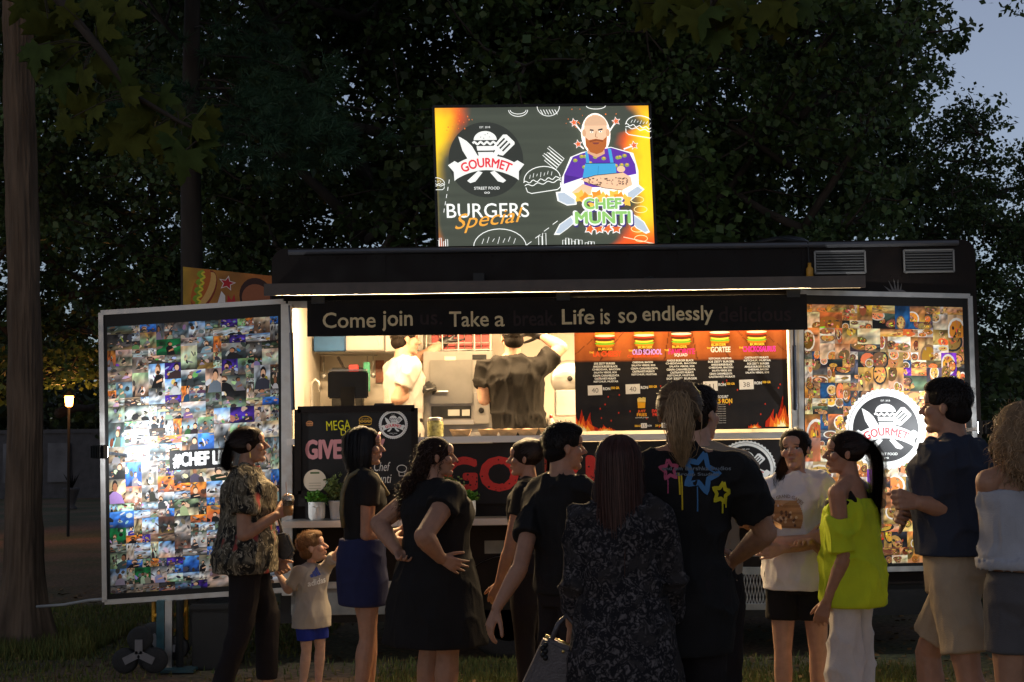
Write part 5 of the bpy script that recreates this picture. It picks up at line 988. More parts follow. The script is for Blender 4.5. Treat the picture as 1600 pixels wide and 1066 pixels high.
class Fig:
    def __init__(s, label, px, py, sc, rz, floor=0.0, male=False, girth=1.0, skin='tan', hs=1.0, head=(0,0,0), shw=1.0, off=(0,0)):
        s.Y = YS(sc); p = T(px, py, s.Y); s.k = (p.z - floor)/1.70; s.floor = floor; s.rz = math.radians(rz); s.R = Matrix.Rotation(s.rz, 3, 'Z'); s.loc = Vector((p.x, s.Y, floor)); s.hs = hs; s.bz = (1.70 - .235*hs)/(1.70 - .235)
        hc = s.R @ Vector((off[0], off[1] + .022, 0)); s.loc = s.loc - Vector((hc.x, hc.y, 0))*s.k
        s.g = girth; s.male = male; s.rings = MR if male else FR; s.shx = (.185 if male else .162)*shw; s.body = MB(); s.cl = []; s.skin = SKIN[skin]; s.arms = {}; s.legs = {}; s.off = off
        s.root = empty('person', s.loc, label, 'person')
        yaw, pit, rol = [math.radians(a) for a in head]; s.HR = s.R @ Matrix.Rotation(yaw, 3, 'Z') @ Matrix.Rotation(pit, 3, 'X') @ Matrix.Rotation(rol, 3, 'Y')
        s.hc = s.loc + s.R @ Vector((off[0], off[1] + .022, 0))*s.k + Vector((0, 0, (1.70 - .117*hs)*s.k))
    def W(s, x, y, z):
        t = max(0, (z - .9)/.56); return s.loc + s.R @ Vector((x + s.off[0]*t, y + s.off[1]*t, 0))*s.k + Vector((0, 0, z*s.k*s.bz))
    def J(s, px, py, dy=0): return T(px, py, s.Y + dy)
    def zl(s, py): return (T(800, py + 0.0, s.Y).z - s.floor)/(s.k*s.bz) if False else (T((s.loc.x)/(s.Y - CAM.y)*F + 800, py, s.Y).z - s.floor)/(s.k*s.bz)
    def HW(s, x, y, z): return s.hc + s.HR @ Vector((x, y, z))*s.k*s.hs
    def cap(s, mb, a, b, r0, r1, n=12):
        a, b = Vector(a), Vector(b); d = b - a; Ln = d.length; d.normalize(); pts = []; rr = []
        for t in (-.94, -.7, -.35): pts.append(a + d*r0*t); rr.append(r0*math.sqrt(1-t*t))
        for t in (0, .33, .66, 1): pts.append(a + d*Ln*t); rr.append(r0 + (r1-r0)*t)
        for t in (.35, .7, .94): pts.append(b + d*r1*t); rr.append(r1*math.sqrt(1-t*t))
        mb.tube(pts, rr, n)
    def loft(s, mb, rings, n=28, fn=None):
        V = []; m = len(rings)
        for (z, cy, rx, ry) in rings:
            for i in range(n):
                a = 2*math.pi*i/n; e = fn(a, z) if fn else 1; V.append(s.W(rx*e*math.cos(a), cy + ry*e*math.sin(a), z))
        mb.add(V, [(i*n+j, i*n+(j+1) % n, (i+1)*n+(j+1) % n, (i+1)*n+j) for i in range(m-1) for j in range(n)] + [tuple(range(n))[::-1], tuple((m-1)*n+j for j in range(n))])
    def ringat(s, z):
        zs = [r[0] for r in s.rings]; return [float(np.interp(z, zs, [r[i] for r in s.rings])) for i in (1, 2, 3)]
    def torso(s, under=.92):
        gz = lambda z: 1 + (s.g-1)*(1 if z < 1.34 else max(.25, 1-(z-1.34)*6))
        s.loft(s.body, [(z, cy, rx*under*gz(z) if z < 1.42 else rx, ry*under*gz(z) if z < 1.42 else ry) for z, cy, rx, ry in s.rings]); k = s.k
        if s.male: s.cap(s.body, s.W(0,-.012,1.43), s.hc + s.HR @ Vector((0,-.022,-.05))*k*s.hs, .060*k, .054*k)
        else: s.cap(s.body, s.W(0,-.012,1.43), s.hc + s.HR @ Vector((0,-.022,-.05))*k*s.hs, .050*k, .045*k)
        for sd in (-1, 1): s.cap(s.body, s.W(sd*.03,-.012,1.435), s.W(sd*s.shx*.88,-.008,1.388), .040*k, .046*k)
        s.cap(s.body, s.W(-s.shx*.8,-.005,1.385), s.W(s.shx*.8,-.005,1.385), .045*k, .045*k)
    def head(s):
        k = s.k*s.hs; E = lambda c, r, Rl=None: s.body.ell(s.HW(*c), [v*k for v in r], 18, 12, s.HR @ Rl if Rl is not None else s.HR); j = 1.06 if s.male else .93
        E((0,-.014,.030), (.0725,.092,.080)); E((0,.022,-.032), (.056*j,.062,.076)); E((0,.064,-.090), (.024*j,.022,.019*j)); E((0,.030,-.078), (.046*j,.045,.028)); E((0,.072,.024), (.048,.016,.014)); E((0,.066,.045), (.050,.026,.035))
        for sg in (-1, 1): E((sg*.034,.058,-.018), (.026,.024,.024)); E((sg*.074,-.006,-.006), (.008,.016,.027), Matrix.Rotation(sg*.35, 3, 'Z')); E((sg*.012,.090,-.026), (.009,.010,.008))
        s.cap(s.body, s.HW(0,.082,.016), s.HW(0,.108,-.020), .008*k, .0115*k, 8); E((0,.083,-.0485), (.020,.012,.0062)); E((0,.081,-.0600), (.018,.012,.0072))
    def arm(s, side, elbow=None, wrist=None, curl=.4, palm=None, thumb=None, hdir=None, glove=False, spread=.07, thin=1.0, tb=.55, shz=1.375):
        k = s.k; sh = s.W(side*s.shx, -.005, shz); el = Vector(elbow) if elbow is not None else s.W(side*(s.shx+.055), -.03, 1.10); wr = Vector(wrist) if wrist is not None else s.W(side*(s.shx+.055), .05, .865)
        gg = thin*(1 + (s.g-1)*.6)*(1.12 if s.male else 1.0); b = s.body; s.cap(b, sh, el, .050*k*gg, .038*k*gg); s.cap(b, el, el.lerp(wr, .35), .040*k*gg, .040*k*gg); s.cap(b, el.lerp(wr, .3), wr, .040*k*gg, .025*k*gg); b.ell(sh, (.052*k*gg,)*3); s.cap(b, sh.lerp(el, .25), sh.lerp(el, .6), .047*k*gg, .043*k*gg); b.ell(el.lerp(wr, -.02), (.037*k*gg,)*3); s.cap(b, el.lerp(wr, .12), el.lerp(wr, .42), .043*k*gg, .036*k*gg)
        d = (Vector(hdir) if hdir is not None else wr - el).normalized(); n = Vector(palm) if palm is not None else -(s.R @ Vector((side, 0, 0))); n = (n - d*n.dot(d)).normalized()
        t = Vector(thumb) if thumb is not None else s.R @ Vector((0, 1, .3)); t = t - d*t.dot(d); t = (t - n*t.dot(n)); 
        if t.length < 1e-3: t = d.cross(n)
        t.normalize(); q = MB() if glove else b; kk = k*(1.08 if s.male else 1.0)*(1.06 if glove else 1)
        for i in range(4):
            base = wr + d*.088*kk*(1, 1.03, .99, .92)[i] + t*(.031 - .0205*i)*kk; s.cap(q, wr + t*(.014 - .009*i)*kk + d*.008*kk, base, .015*kk, .0125*kk, 8)
            p = base; ang = 0; fd = (d + t*spread*(1.5 - i)).normalized(); ln = (.070, .079, .073, .057)[i]*kk
            for j, fr in enumerate((.46, .30, .24)):
                ang += curl*(.75, 1.0, .7)[j]*(1 + .12*i); e = p + (fd*math.cos(ang) + n*math.sin(ang))*ln*fr; s.cap(q, p, e, (.0098 - .0009*j)*kk, (.0090 - .0009*j)*kk, 8); p = e
        p = wr + d*.020*kk + t*.020*kk + n*.006*kk; td = (d*.70 + t*tb + n*.30).normalized() if curl < 1.2 else (d*.45 + t*.15 + n*.85).normalized()
        for j, ln in enumerate((.046, .034, .028)): e = p + td*ln*kk; s.cap(q, p, e, (.0135 - .0016*j)*kk, (.0115 - .0016*j)*kk, 8); p = e; td = (td + d*.25 + n*.12*curl).normalized()
        if glove: s.cap(q, wr - d*.03*k, wr + d*.02*k, .032*k*gg, .029*k*gg); s.add('glove', q, glove, .005, 2, .6, 0)
        s.arms[side] = (sh, el, wr)
    def leg(s, side, knee=None, ankle=None, foot=None, bare=True):
        k = s.k; g = 1 + (s.g-1)*.7; hp = s.W(side*.085*g, 0, .88); kn = Vector(knee) if knee is not None else s.W(side*.095, .015, .48); an = Vector(ankle) if ankle is not None else s.W(side*.10, -.02, .08); b = s.body
        s.cap(b, hp, hp.lerp(kn, .5), .082*k*g, .070*k*g); s.cap(b, hp.lerp(kn, .5), kn, .070*k*g, .050*k*g); s.cap(b, kn, kn.lerp(an, .3), .049*k*g, .053*k*g); s.cap(b, kn.lerp(an, .3), an, .053*k*g, .033*k*g)
        bk = s.R @ Vector((0, -.012*k, 0)); b.ell(kn.lerp(an, .3) + bk, (.046*k*g, .046*k*g, .11*k))
        fd = (s.R @ Vector(foot)) if foot is not None else s.R @ Vector((side*.2, 1, 0)); fd.z = 0; fd.normalize(); z0 = an.z - .055*k
        h = an - fd*.03*k; h.z = z0; t = an + fd*.15*k; t.z = z0 - .008*k; s.cap(b, an, h, .034*k, .034*k); s.cap(b, h, t, .034*k, .024*k); s.cap(b, an, t - fd*.03*k, .032*k, .024*k); s.legs[side] = (hp, kn, an, fd)
    def shoes(s, m):
        for sd, (hp, kn, an, fd) in s.legs.items():
            q = MB(); k = s.k; z0 = s.floor + .032*k; h = an - fd*.035*k; h.z = z0+.006*k; t = an + fd*.165*k; t.z = z0; s.cap(q, h, t, .042*k, .036*k); a2 = an.copy(); a2.z -= .01*k; s.cap(q, a2, h + fd*.03*k, .042*k, .042*k); mid = h.lerp(t, .5); q.tube([h - Vector((0,0,.028*k)), t - Vector((0,0,.024*k))], [.043*k, .04*k], 10); s.add('shoe', q, m, .007, 2, .5, 0)
    def add(s, name, mb, m, voxel=.009, smooth=3, dec=.5, wr=.006, fq=1.0, vs=.5): s.cl.append((name, mb, m, voxel, smooth, dec, wr, fq, vs))
    def shirt(s, m, hem, loose=.012, sleeve=.55, flare=0.0, name='shirt', wr=.008, neck=1.452, sl_loose=.012, bare_sh=False, open_l=1, open_r=1, top=None):
        q = MB(); zs = sorted(set([hem, hem+.03] + [z for z in (.80,.88,.96,1.06,1.16,1.26,1.33,1.39,1.43) if hem+.04 < z < neck-.01] + [neck])); R_ = []
        gz = lambda z: 1 + (s.g-1)*(1 if z < 1.34 else max(.25, 1-(z-1.34)*6))
        for z in zs:
            cy, rx, ry = s.ringat(min(max(z, .86), 1.465)); f = flare*max(0, 1.2-z); lo = loose*(1 if z < 1.36 else .75); wst = 1.0
            if z < 1.24 and loose > .014: rx = max(rx, .138); ry = max(ry, .108)
            R_.append((z, cy, rx*gz(z)*wst + lo + f, ry*gz(z)*wst + lo + f*.8))
        s.loft(q, R_, 32); k = s.k; gg = (1 + (s.g-1)*.6)*(1.12 if s.male else 1)
        for sd, (sh, el, wrp) in s.arms.items():
            if (sd < 0 and not open_l) or (sd > 0 and not open_r): continue
            s.cap(q, s.W(sd*.045,-.012,1.425), s.W(sd*s.shx*.88,-.008,1.392), .043*k + .007, .047*k + .010); r0 = .053*k*gg + sl_loose*.7; q.ell(sh, (r0,)*3); s.cap(q, s.W(sd*s.shx*.45, -.005, 1.40), sh, .046*k, r0*.96)
            if sleeve <= 1: e = sh.lerp(el, sleeve); q.tube([sh, sh.lerp(el, sleeve*.5), e], [r0, r0*.98, (.050 - .012*sleeve)*k*gg + sl_loose*1.35], 16)
            else: q.tube([sh, sh.lerp(el, .5), el], [r0, r0, .042*k*gg + sl_loose], 16); q.ell(el, (.042*k*gg + sl_loose,)*3); e = el.lerp(wrp, sleeve-1); q.tube([el, el.lerp(e, .5), e], [.042*k*gg + sl_loose, .040*k*gg + sl_loose, .03*k*gg + sl_loose*1.2], 16)
        s.add(name, q, m, .009, 3, .55, wr); return q
    def trousers(s, m, waist=1.02, end=.93, rk=.064, rh=.055, name='trousers', loose=.012, wr=.006, knee_loose=0, crotch=.80):
        q = MB(); k = s.k; g = s.g; s.loft(q, [(z, cy, rx*g + loose, ry*g + loose) for z, cy, rx, ry in [(crotch, 0, .135, .108)] + [(z,) + tuple(s.ringat(z)) for z in (.88, .96, waist)]])
        for sd, (hp, kn, an, fd) in s.legs.items():
            gl = 1 + (g-1)*.7; rt = .086*k*gl + loose
            if end <= .5:      # shorts: fraction of the thigh
                e = hp.lerp(kn, end*2); q.tube([hp + Vector((0,0,.03*k)), hp.lerp(kn, end), e], [rt, rt*.99, max(.07*k*gl, rk*k*gl) + loose*1.2], 18)
            else:
                q.tube([hp + Vector((0,0,.03*k)), hp.lerp(kn, .5), kn], [rt, .075*k*gl + loose, rk*k*gl], 18); q.ell(kn, (rk*k*gl,)*3); e = kn.lerp(an, (end-.5)*2); q.tube([kn, kn.lerp(e, .35), e], [rk*k*gl, (rk*.97)*k*gl, rh*k*gl], 18)
        s.add(name, q, m, .010, 3, .5, wr)
    def finish(s):
        s.torso(); s.head()
        QUEUE.append((s, 'body', s.body, .0055, 3, .33, M_skin, 0, 1, .5))
        for (n, mb, m, vx, sm, dc, wr, fq, vs) in s.cl: QUEUE.append((s, n, mb, vx, sm, dc, m, wr, fq, vs))
    # ---------------- hair
    def hair(s, style, col, tie=(0,-.85,.35), tail=None, n=1200, end=-.16, wid=.0032, vol=1.0, tailr=.03, part=0, seed=1, droplen=.0, rad=None, tailcol=None):
        k = s.k*s.hs; q = MB(); c0 = np.array([0, -.022, .034]); r = np.array([.0815, .102, .087])*vol; rs = np.random.default_rng(seed); E = lambda c, rr: q.ell(s.HW(*c), [v*k for v in rr], 20, 14, s.HR); m = 14; S = []
        if style != 'short': E(c0, r)
        if style in ('pony', 'long', 'bob'): E((0,.006,.066), (.072,.074,.050)); E((.053,-.004,.02), (.025,.036,.045)); E((-.053,-.004,.02), (.025,.036,.045))
        if style == 'short':
            c1 = (0, -.016, .046); E(c1, (.079, .099, .083)); E((0,-.05,-.02), (.072,.062,.055)); E((0,.048,.088), (.058,.045,.032)); E((0,.0,.105), (.06,.075,.03))
            d = rs.normal(0, 1, (n*3, 3)); d /= np.linalg.norm(d, axis=1)[:, None]; d = d[(d[:, 2] > -.35) & ~((d[:, 1] > .35) & (d[:, 2] < .62)) & ~((np.abs(d[:, 0]) > .6) & (d[:, 2] < .0) & (d[:, 1] > -.25))][:n]
            P0 = np.array(c1) + d*np.array([.080, .100, .086]); fl = np.array([0, .25, 0]) + rs.normal(0, .28, d.shape); fl[:, 2] -= .5*(1 - d[:, 2]); fl -= d*(np.sum(fl*d, 1))[:, None]; ln = rs.uniform(.02, .04, (len(d), 1))*(1 + .6*(d[:, 2:3] > .6))
            for j in range(5): t = j/4; S.append(P0 + fl*ln*t + d*(.006*t*(1-t)*2 + .002*t))
            S = np.stack(S, 1)
        elif style in ('pony',):
            dt = np.array(tie); dt = dt/np.linalg.norm(dt); d = rs.normal(0, 1, (n*4, 3)); d /= np.linalg.norm(d, axis=1)[:, None]
            d = d[(d[:, 2] > -.45) & ~((d[:, 1] > .42) & (d[:, 2] < .55)) & ~((d[:, 1] > .05) & (d[:, 2] < -.05))][:n]
            for j in range(m): t = j/(m-1); v = d*(1-t) + dt*t; v /= np.linalg.norm(v, axis=1)[:, None]; S.append(c0 + v*r*(1.012 + .045*rs.uniform(.3, 1, (len(d), 1)) + .06*t**4))
            S = np.stack(S, 1)
            tp_ = np.array([c0 + dt*r*1.05] + [np.array(a) for a in tail]); tt = np.linspace(0, 1, len(tp_)); um = np.linspace(0, 1, 16); path = np.stack([np.interp(um, tt, tp_[:, i]) for i in range(3)], 1)
            for _ in range(3): path[1:-1] = (path[:-2] + path[1:-1]*2 + path[2:])/4
            prof = tailr*np.interp(um, [0, .12, .35, .75, 1], [.55, .8, 1, .8, .25])
            q.tube([s.HW(*p) for p in path], [max(.004, .82*v)*k for v in prof], 12); q.ell(s.HW(*(c0 + dt*r*1.02)), (.026*k,)*3)
            nt = int(n*.9); o = rs.normal(0, 1, (nt, 3))*.55; f2 = rs.uniform(0, 6.28, (nt, 1)); tl = np.stack([path[j] + o*prof[j]*1.05 + .004*np.sin(f2 + j*.7)*rs.normal(0, 1, (nt, 3)) for j in range(16)], 1)
        elif style in ('bob', 'long'):
            a = rs.uniform(0, 2*np.pi, n*2); fr = np.abs(((a - np.pi/2 + np.pi) % (2*np.pi)) - np.pi) < (.95 if style == 'bob' else .85); a = a[~fr][:n]; N_ = len(a); e = end + rs.normal(0, .012, N_) - droplen*rs.uniform(0, 1, N_); rb = np.array(rad or (.095, .10)); jit = rs.uniform(.93, 1.07, (N_, 1))
            bk = np.array([0, -.025, 0])
            for j in range(m):
                t = j/(m-1)
                if t <= .45: th = .15 + (1.62-.15)*t/.45; v = np.stack([np.sin(th)*np.cos(a), np.sin(th)*np.sin(a), np.full(N_, math.cos(th))], 1); S.append(c0 + v*r*(1.02 + .05*(jit-.93)/.14))
                else:
                    f = (t-.45)/.55; z = .03 + (e - .03)*f; rr = np.stack([np.cos(a)*rb[0]*(1 - .12*f*f), np.sin(a)*rb[1]*(1 - .15*f*f)], 1)*jit; base = S[int(.45*(m-1))]; mix = min(1, f*2.5); S.append(np.stack([base[:, 0]*(1-mix) + (rr[:, 0])*mix, base[:, 1]*(1-mix) + (rr[:, 1] - .028)*mix, z], 1))
            S = np.stack(S, 1); uu = np.linspace(0, 1, m)[None, :]; ph_ = a[:, None]*3 + rs.uniform(0, 1.2, (N_, 1)); amp = (.004 if style == 'bob' else .011)*uu**1.5; S[:, :, 0] += amp*np.sin(ph_ + uu*9); S[:, :, 1] += amp*.8*np.cos(ph_*1.3 + uu*7)
            if style == 'bob': q.ell(s.HW(0,-.034,-.035), (.086*k,.086*k,.125*k), 20, 14, s.HR)
            else:
                zz = np.linspace(.03, end, 10)
                for z0_, z1_ in zip(zz[:-1], zz[1:]): q.ell(s.HW(0, -.05, (z0_+z1_)/2), (rb[0]*.88*k, rb[1]*.52*k, abs(z1_-z0_)*1.1*k), 16, 10, s.HR)
        elif style == 'curly':
            pts = []
            for (c, rr, cnt) in tail:
                q.ell(s.HW(*c), [v*k*.86 for v in rr], 16, 12, s.HR); d = rs.normal(0, 1, (cnt, 3)); d /= np.linalg.norm(d, axis=1)[:, None]; pts.append(np.array(c) + d*np.array(rr)*rs.uniform(.6, 1.02, (cnt, 1)))
            P0 = np.concatenate(pts); P0 = P0[~((P0[:, 1] > .035) & (P0[:, 2] < .06) & (np.abs(P0[:, 0]) < .07))]; N_ = len(P0); ax = rs.normal(0, .4, (N_, 3)) + np.array([0, -.1, -1]); ax /= np.linalg.norm(ax, axis=1)[:, None]; u = np.cross(ax, rs.normal(0, 1, (N_, 3))); u /= np.linalg.norm(u, axis=1)[:, None]; v = np.cross(ax, u); ln = rs.uniform(.05, .12, (N_, 1)); ph = rs.uniform(0, 6.28, (N_, 1)); cr = rs.uniform(.006, .012, (N_, 1))
            for j in range(m): t = j/(m-1); th = ph + t*9; S.append(P0 + ax*ln*t + (u*np.cos(th) + v*np.sin(th))*cr)
            S = np.stack(S, 1)
        s.add('hair', q, mat('hair_%s' % '_'.join('%03d' % int(c*999) for c in col), tuple(c*.6 for c in col), .75, nscale=30, namt=.4, bump=.6, bscale=90, stretch=(1.5,1.5,.3), spec=.12), .007, 2, .5, .0016, 1.6)
        HRn = np.array(s.HR)*k; hc = np.array(s.hc)
        def rib(Sx, w, col=col):
            P = Sx @ HRn.T + hc; n_, m_ = P.shape[:2]; tg = np.gradient(P, axis=1); ou = P - hc; sd = np.cross(tg, ou); sd /= (np.linalg.norm(sd, axis=2)[:, :, None] + 1e-9); tw = (1 - .85*np.linspace(0, 1, m_)**3)[None, :, None]*w*k/2*rs.uniform(.6, 1.3, (n_, 1, 1)); V = np.stack([P - sd*tw, P + sd*tw], 2).reshape(-1, 3)
            i = np.arange(n_)[:, None]*m_*2 + np.arange(m_-1)[None]*2; Q = np.stack([i, i+1, i+3, i+2], -1).reshape(-1, 4); g = np.repeat(rs.uniform(.7, 1.4, n_), m_*2)[:, None]*np.array(col)[None]; return V, Q, g
        if style != 'curly':
            fi = rs.uniform(0, 1, len(S)) < .07; tt_ = np.linspace(0, 1, S.shape[1])[None, :, None]; dv = S - c0; S = S + fi[:, None, None]*dv*rs.uniform(.02, .16, (len(S), 1, 1))*np.sin(tt_*3.0) + rs.normal(0, .0012, S.shape)
        V, Q, g = rib(S, wid)
        if style == 'pony': V2, Q2, g2 = rib(tl, wid, tailcol or col); Q = np.concatenate([Q, Q2 + len(V)]); V = np.concatenate([V, V2]); g = np.concatenate([g, g2])
        np_mesh('hair_strands', V, Q, M_hair, s.root, s.loc, g)
def run_queue():
    tmp = []; 
    for (s, name, mb, vx, sm, dc, m, wr, fq, vs) in QUEUE:
        me = bpy.data.meshes.new(name); me.from_pydata([tuple(p - s.loc) for p in mb.v], [], mb.f); o = bpy.data.objects.new('tmp', me); C.objects.link(o)
        r = o.modifiers.new('r', 'REMESH'); r.mode = 'VOXEL'; r.voxel_size = vx*max(.75, min(1.1, s.k)); a = o.modifiers.new('s', 'SMOOTH'); a.factor = .5; a.iterations = sm
        if dc < 1: d = o.modifiers.new('d', 'DECIMATE'); d.ratio = dc
        tmp.append(o)
    bpy.context.view_layer.update(); dg = bpy.context.evaluated_depsgraph_get()
    for o, (s, name, mb, vx, sm, dc, m, wr, fq, vs) in zip(tmp, QUEUE):
        me = bpy.data.meshes.new_from_object(o.evaluated_get(dg)); me.name = name; n = len(me.vertices); P = np.empty(n*3); me.vertices.foreach_get('co', P); P = P.reshape(-1, 3)
        if wr:
            Nn = np.empty(n*3); me.vertices.foreach_get('normal', Nn); Nn = Nn.reshape(-1, 3); sd = (sum(map(ord, name)) % 50) + s.loc.x*10
            Pw = P*np.array([1, 1, vs])*fq; wv = vn(Pw*9 + sd)*.5 + (1 - np.abs(vn(Pw*np.array([8, 8, 15]) + sd*2)))**5*1.5 - .5 + (1 - np.abs(vn((Pw @ np.array([[.8,.1,.6],[.1,1,0],[-.6,0,.8]]))*np.array([13, 13, 9]) + sd*3)))**6*.9 - np.abs(vn(Pw*21 + sd))*.35 + vn(Pw*40 + sd)*.12
            P = P + Nn*(wv*wr*np.clip((P[:, 2]-P[:, 2].min())/.06 - .1, .12, 1))[:, None]; me.vertices.foreach_set('co', P.ravel())
        if name == 'body':
            hl = ((P - np.array(s.hc - s.loc)) @ np.array(s.HR))/(s.k*s.hs); a = me.attributes.new('hl', 'FLOAT_VECTOR', 'POINT'); a.data.foreach_set('vector', hl.astype(np.float32).ravel())
            cc = np.ones((n, 4), dtype=np.float32); nz = vn(P*14)[:, None]; base = np.array(s.skin); cc[:, :3] = base*(1 + .06*nz); rd = np.exp(-(((np.abs(hl[:, 0])-.036)/.022)**2 + ((hl[:, 2]+.02)/.02)**2))*(hl[:, 1] > .03) + .8*np.exp(-((np.abs(hl[:, 0])/.014)**2 + ((hl[:, 2]+.02)/.015)**2))*(hl[:, 1] > .07); cc[:, :3] *= 1 - rd[:, None]*np.array([.02, .16, .16]); a = me.color_attributes.new('col', 'FLOAT_COLOR', 'POINT'); a.data.foreach_set('color', cc.ravel())
        me.materials.clear(); me.materials.append(m); me.polygons.foreach_set('use_smooth', [True]*len(me.polygons)); me.update()
        ob = link(bpy.data.objects.new(name, me), s.root); LOC[ob.name] = s.loc
        bpy.data.objects.remove(o, do_unlink=True)
def cloth(name, col, rough=.85, **k): return mat(name, col, rough, nscale=k.pop('nscale', 9), namt=k.pop('namt', .12), bump=k.pop('bump', .35), bscale=k.pop('bscale', 220), spec=k.pop('spec', .15), **k)
M_blackcloth = cloth('black_cotton', (.014, .013, .013)); M_darktr = cloth('dark_trousers', (.016, .013, .014)); M_shoe = mat('shoe_dark', (.03,.028,.026), .6, nscale=30, namt=.3); M_shoew = mat('shoe_white', (.5,.48,.45), .6, nscale=30, namt=.15); M_redshoe = mat('shoe_red', (.35,.04,.03), .6)
def pattern(name, base, cols, scale, thr=.35, rough=.85, stretch=(1,1,1)):
    m = cloth(name, base, rough); N = m.node_tree.nodes; L = m.node_tree.links; b = N['Principled BSDF']; src = b.inputs['Base Color'].links[0].from_socket; tc = N.new('ShaderNodeTexCoord'); wp = N.new('ShaderNodeTexNoise'); wp.inputs['Scale'].default_value = scale*.9; L.new(tc.outputs['Object'], wp.inputs[0]); ad = N.new('ShaderNodeMix'); ad.data_type = 'VECTOR'; ad.inputs[0].default_value = .12; L.new(tc.outputs['Object'], ad.inputs[4]); L.new(wp.outputs['Color'], ad.inputs[5])
    mp = N.new('ShaderNodeMapping'); mp.inputs['Scale'].default_value = stretch; L.new(ad.outputs[1], mp.inputs[0])
    for i, (col, sc_, t, soft) in enumerate(cols):
        v = N.new('ShaderNodeTexNoise') if sc_ < 0 else N.new('ShaderNodeTexVoronoi'); v.inputs['Scale'].default_value = abs(sc_); L.new(mp.outputs[0], v.inputs['Vector']); r = N.new('ShaderNodeMapRange'); r.inputs[1].default_value = t; r.inputs[2].default_value = t + soft; r.inputs[3].default_value = 0 if sc_ < 0 else 1; r.inputs[4].default_value = 1 if sc_ < 0 else 0
        if sc_ < 0: v.inputs['Detail'].default_value = 3
        L.new(v.outputs[0], r.inputs[0]); mx = N.new('ShaderNodeMix'); mx.data_type = 'RGBA'; L.new(r.outputs[0], mx.inputs[0]); L.new(src, mx.inputs[6]); mx.inputs[7].default_value = col + (1,); src = mx.outputs[2]
    L.new(src, b.inputs['Base Color']); return m
BR = (.022, .012, .008); BK = (.010, .008, .008)
# 1 --- woman in the leafy shirt with a cup
f = Fig('woman in a leafy print shirt and dark trousers holding a cup, hair tied low', 391, 667, 257, -82, girth=1.16, head=(0, 6, 0))
w1 = f.J(431, 806, -.10); f.arm(1, f.J(381, 836, -.20), w1, curl=.75, palm=(.3, .9, .0), thumb=(0, .1, 1), spread=.03); f.arm(-1, f.J(420, 850, .22), f.J(436, 878, .10), curl=.5)
f.leg(1, f.W(.10,-.03,.48), f.W(.105,-.16,.085)); f.leg(-1, f.W(-.09,.12,.50), f.W(-.09,.12,.08))
f.shirt(pattern('leaf_print_cloth', (.075,.062,.042), [((.17,.145,.10), -30, .50, .06), ((.016,.015,.013), -19, .53, .05), ((.30,.26,.19), -58, .58, .05), ((.30,.05,.045), 7.5, .17, .10)], 10, stretch=(1.3,1.3,.55)), f.zl(893), .03, .62, .10, wr=.012, sl_loose=.03); f.trousers(M_darktr, 1.0, .93, .068, .058); f.hair('pony', BR, (0,-.9,-.05), [(0,-.15,-.04),(0.01,-.165,-.09),(.02,-.15,-.13)], n=1600, tailr=.036, seed=3); f.shoes(M_shoe); f.finish()
ear = MB().tube([f.HW(.082,-.004,-.04), f.HW(.084,-.004,-.075)], .004, 6); mk('earring', ear, mat('gold', (.6,.42,.12), .3, .9), f.root); F1 = f
# 2 --- toddler
f = Fig('small boy in grey sports T-shirt and blue shorts reaching an arm up', 489, 832, 247, -128, hs=1.42, skin='fair', head=(38, 14, 0), girth=1.12)
f.arm(-1, f.J(530, 864, -.02), f.J(543, 843, .03), curl=.5, thin=1.2, hdir=(.4,0,.9)); f.arm(1, f.J(451, 921, -.04), f.J(438, 902, .0), curl=.6, thin=1.2); f.leg(1, f.W(.10,.02,.50), f.W(.11,-.03,.085)); f.leg(-1, f.W(-.10,.02,.50), f.W(-.11,-.02,.085))
f.shirt(cloth('grey_marl', (.40,.36,.31)), f.zl(980), .026, .75, .06, sl_loose=.018, wr=.010); f.trousers(cloth('royal_blue_cloth', (.020,.035,.26)), .98, .36, .08, .07, name='shorts', loose=.006); f.hair('short', (.24,.13,.06), n=3200, seed=4); f.shoes(M_redshoe); f.finish(); F2 = f
# 3 --- woman with black bob
f = Fig('woman with black bob, pink headband and denim skirt in profile', 571, 668, 272, -68, skin='tan', head=(-16, 0, 0))
f.arm(1, f.J(573, 836, -.14), f.J(612, 846, .04), curl=.5); f.arm(-1, f.J(600, 840, .3), f.J(625, 830, .32)); f.leg(1, f.W(.095,.0,.48), f.W(.10,-.06,.08)); f.leg(-1, f.W(-.085,.06,.49), f.W(-.09,.05,.08))
f.shirt(M_blackcloth, .99, .011, .42, 0, sl_loose=.012, wr=.005); q = MB(); zh = f.zl(945); f.loft(q, [(zh,.0,.182,.14),(zh+.02,0,.186,.145),(.8,0,.188,.15),(.88,-.012,.19,.146),(.96,-.008,.185,.142),(1.03,0,.168,.137),(1.05,0,.166,.136)]); f.add('denim_skirt', q, cloth('denim', (.022,.026,.075), bscale=400), wr=.004)
f.hair('bob', BK, n=1300, end=-.135, seed=5, wid=.004, rad=(.094,.102)); f.shoes(M_shoew); f.finish()
hb = MB().tube([f.HW(.074*math.cos(a), .072 + .012*math.sin(a), .052 + .030*math.sin(a)) for a in np.linspace(0, math.pi, 12)], .008*f.k, 8); mk('headband', hb, mat('pink_band', (.62,.24,.26), .6), f.root, smooth=True)
bs = MB(); bp = [f.W(.07,-.135,1.12), f.W(.085,-.150,1.22), f.W(.09,-.145,1.32), f.W(.09,-.11,1.41), f.W(.09,-.05,1.445), f.W(.08,.06,1.42), f.W(.06,.14,1.30)]; bs.tube(bp, .014*f.k, 8); mk('bag_strap', bs, mat('olive_strap', (.14,.115,.055), .7, nscale=30, namt=.3), f.root, smooth=True)
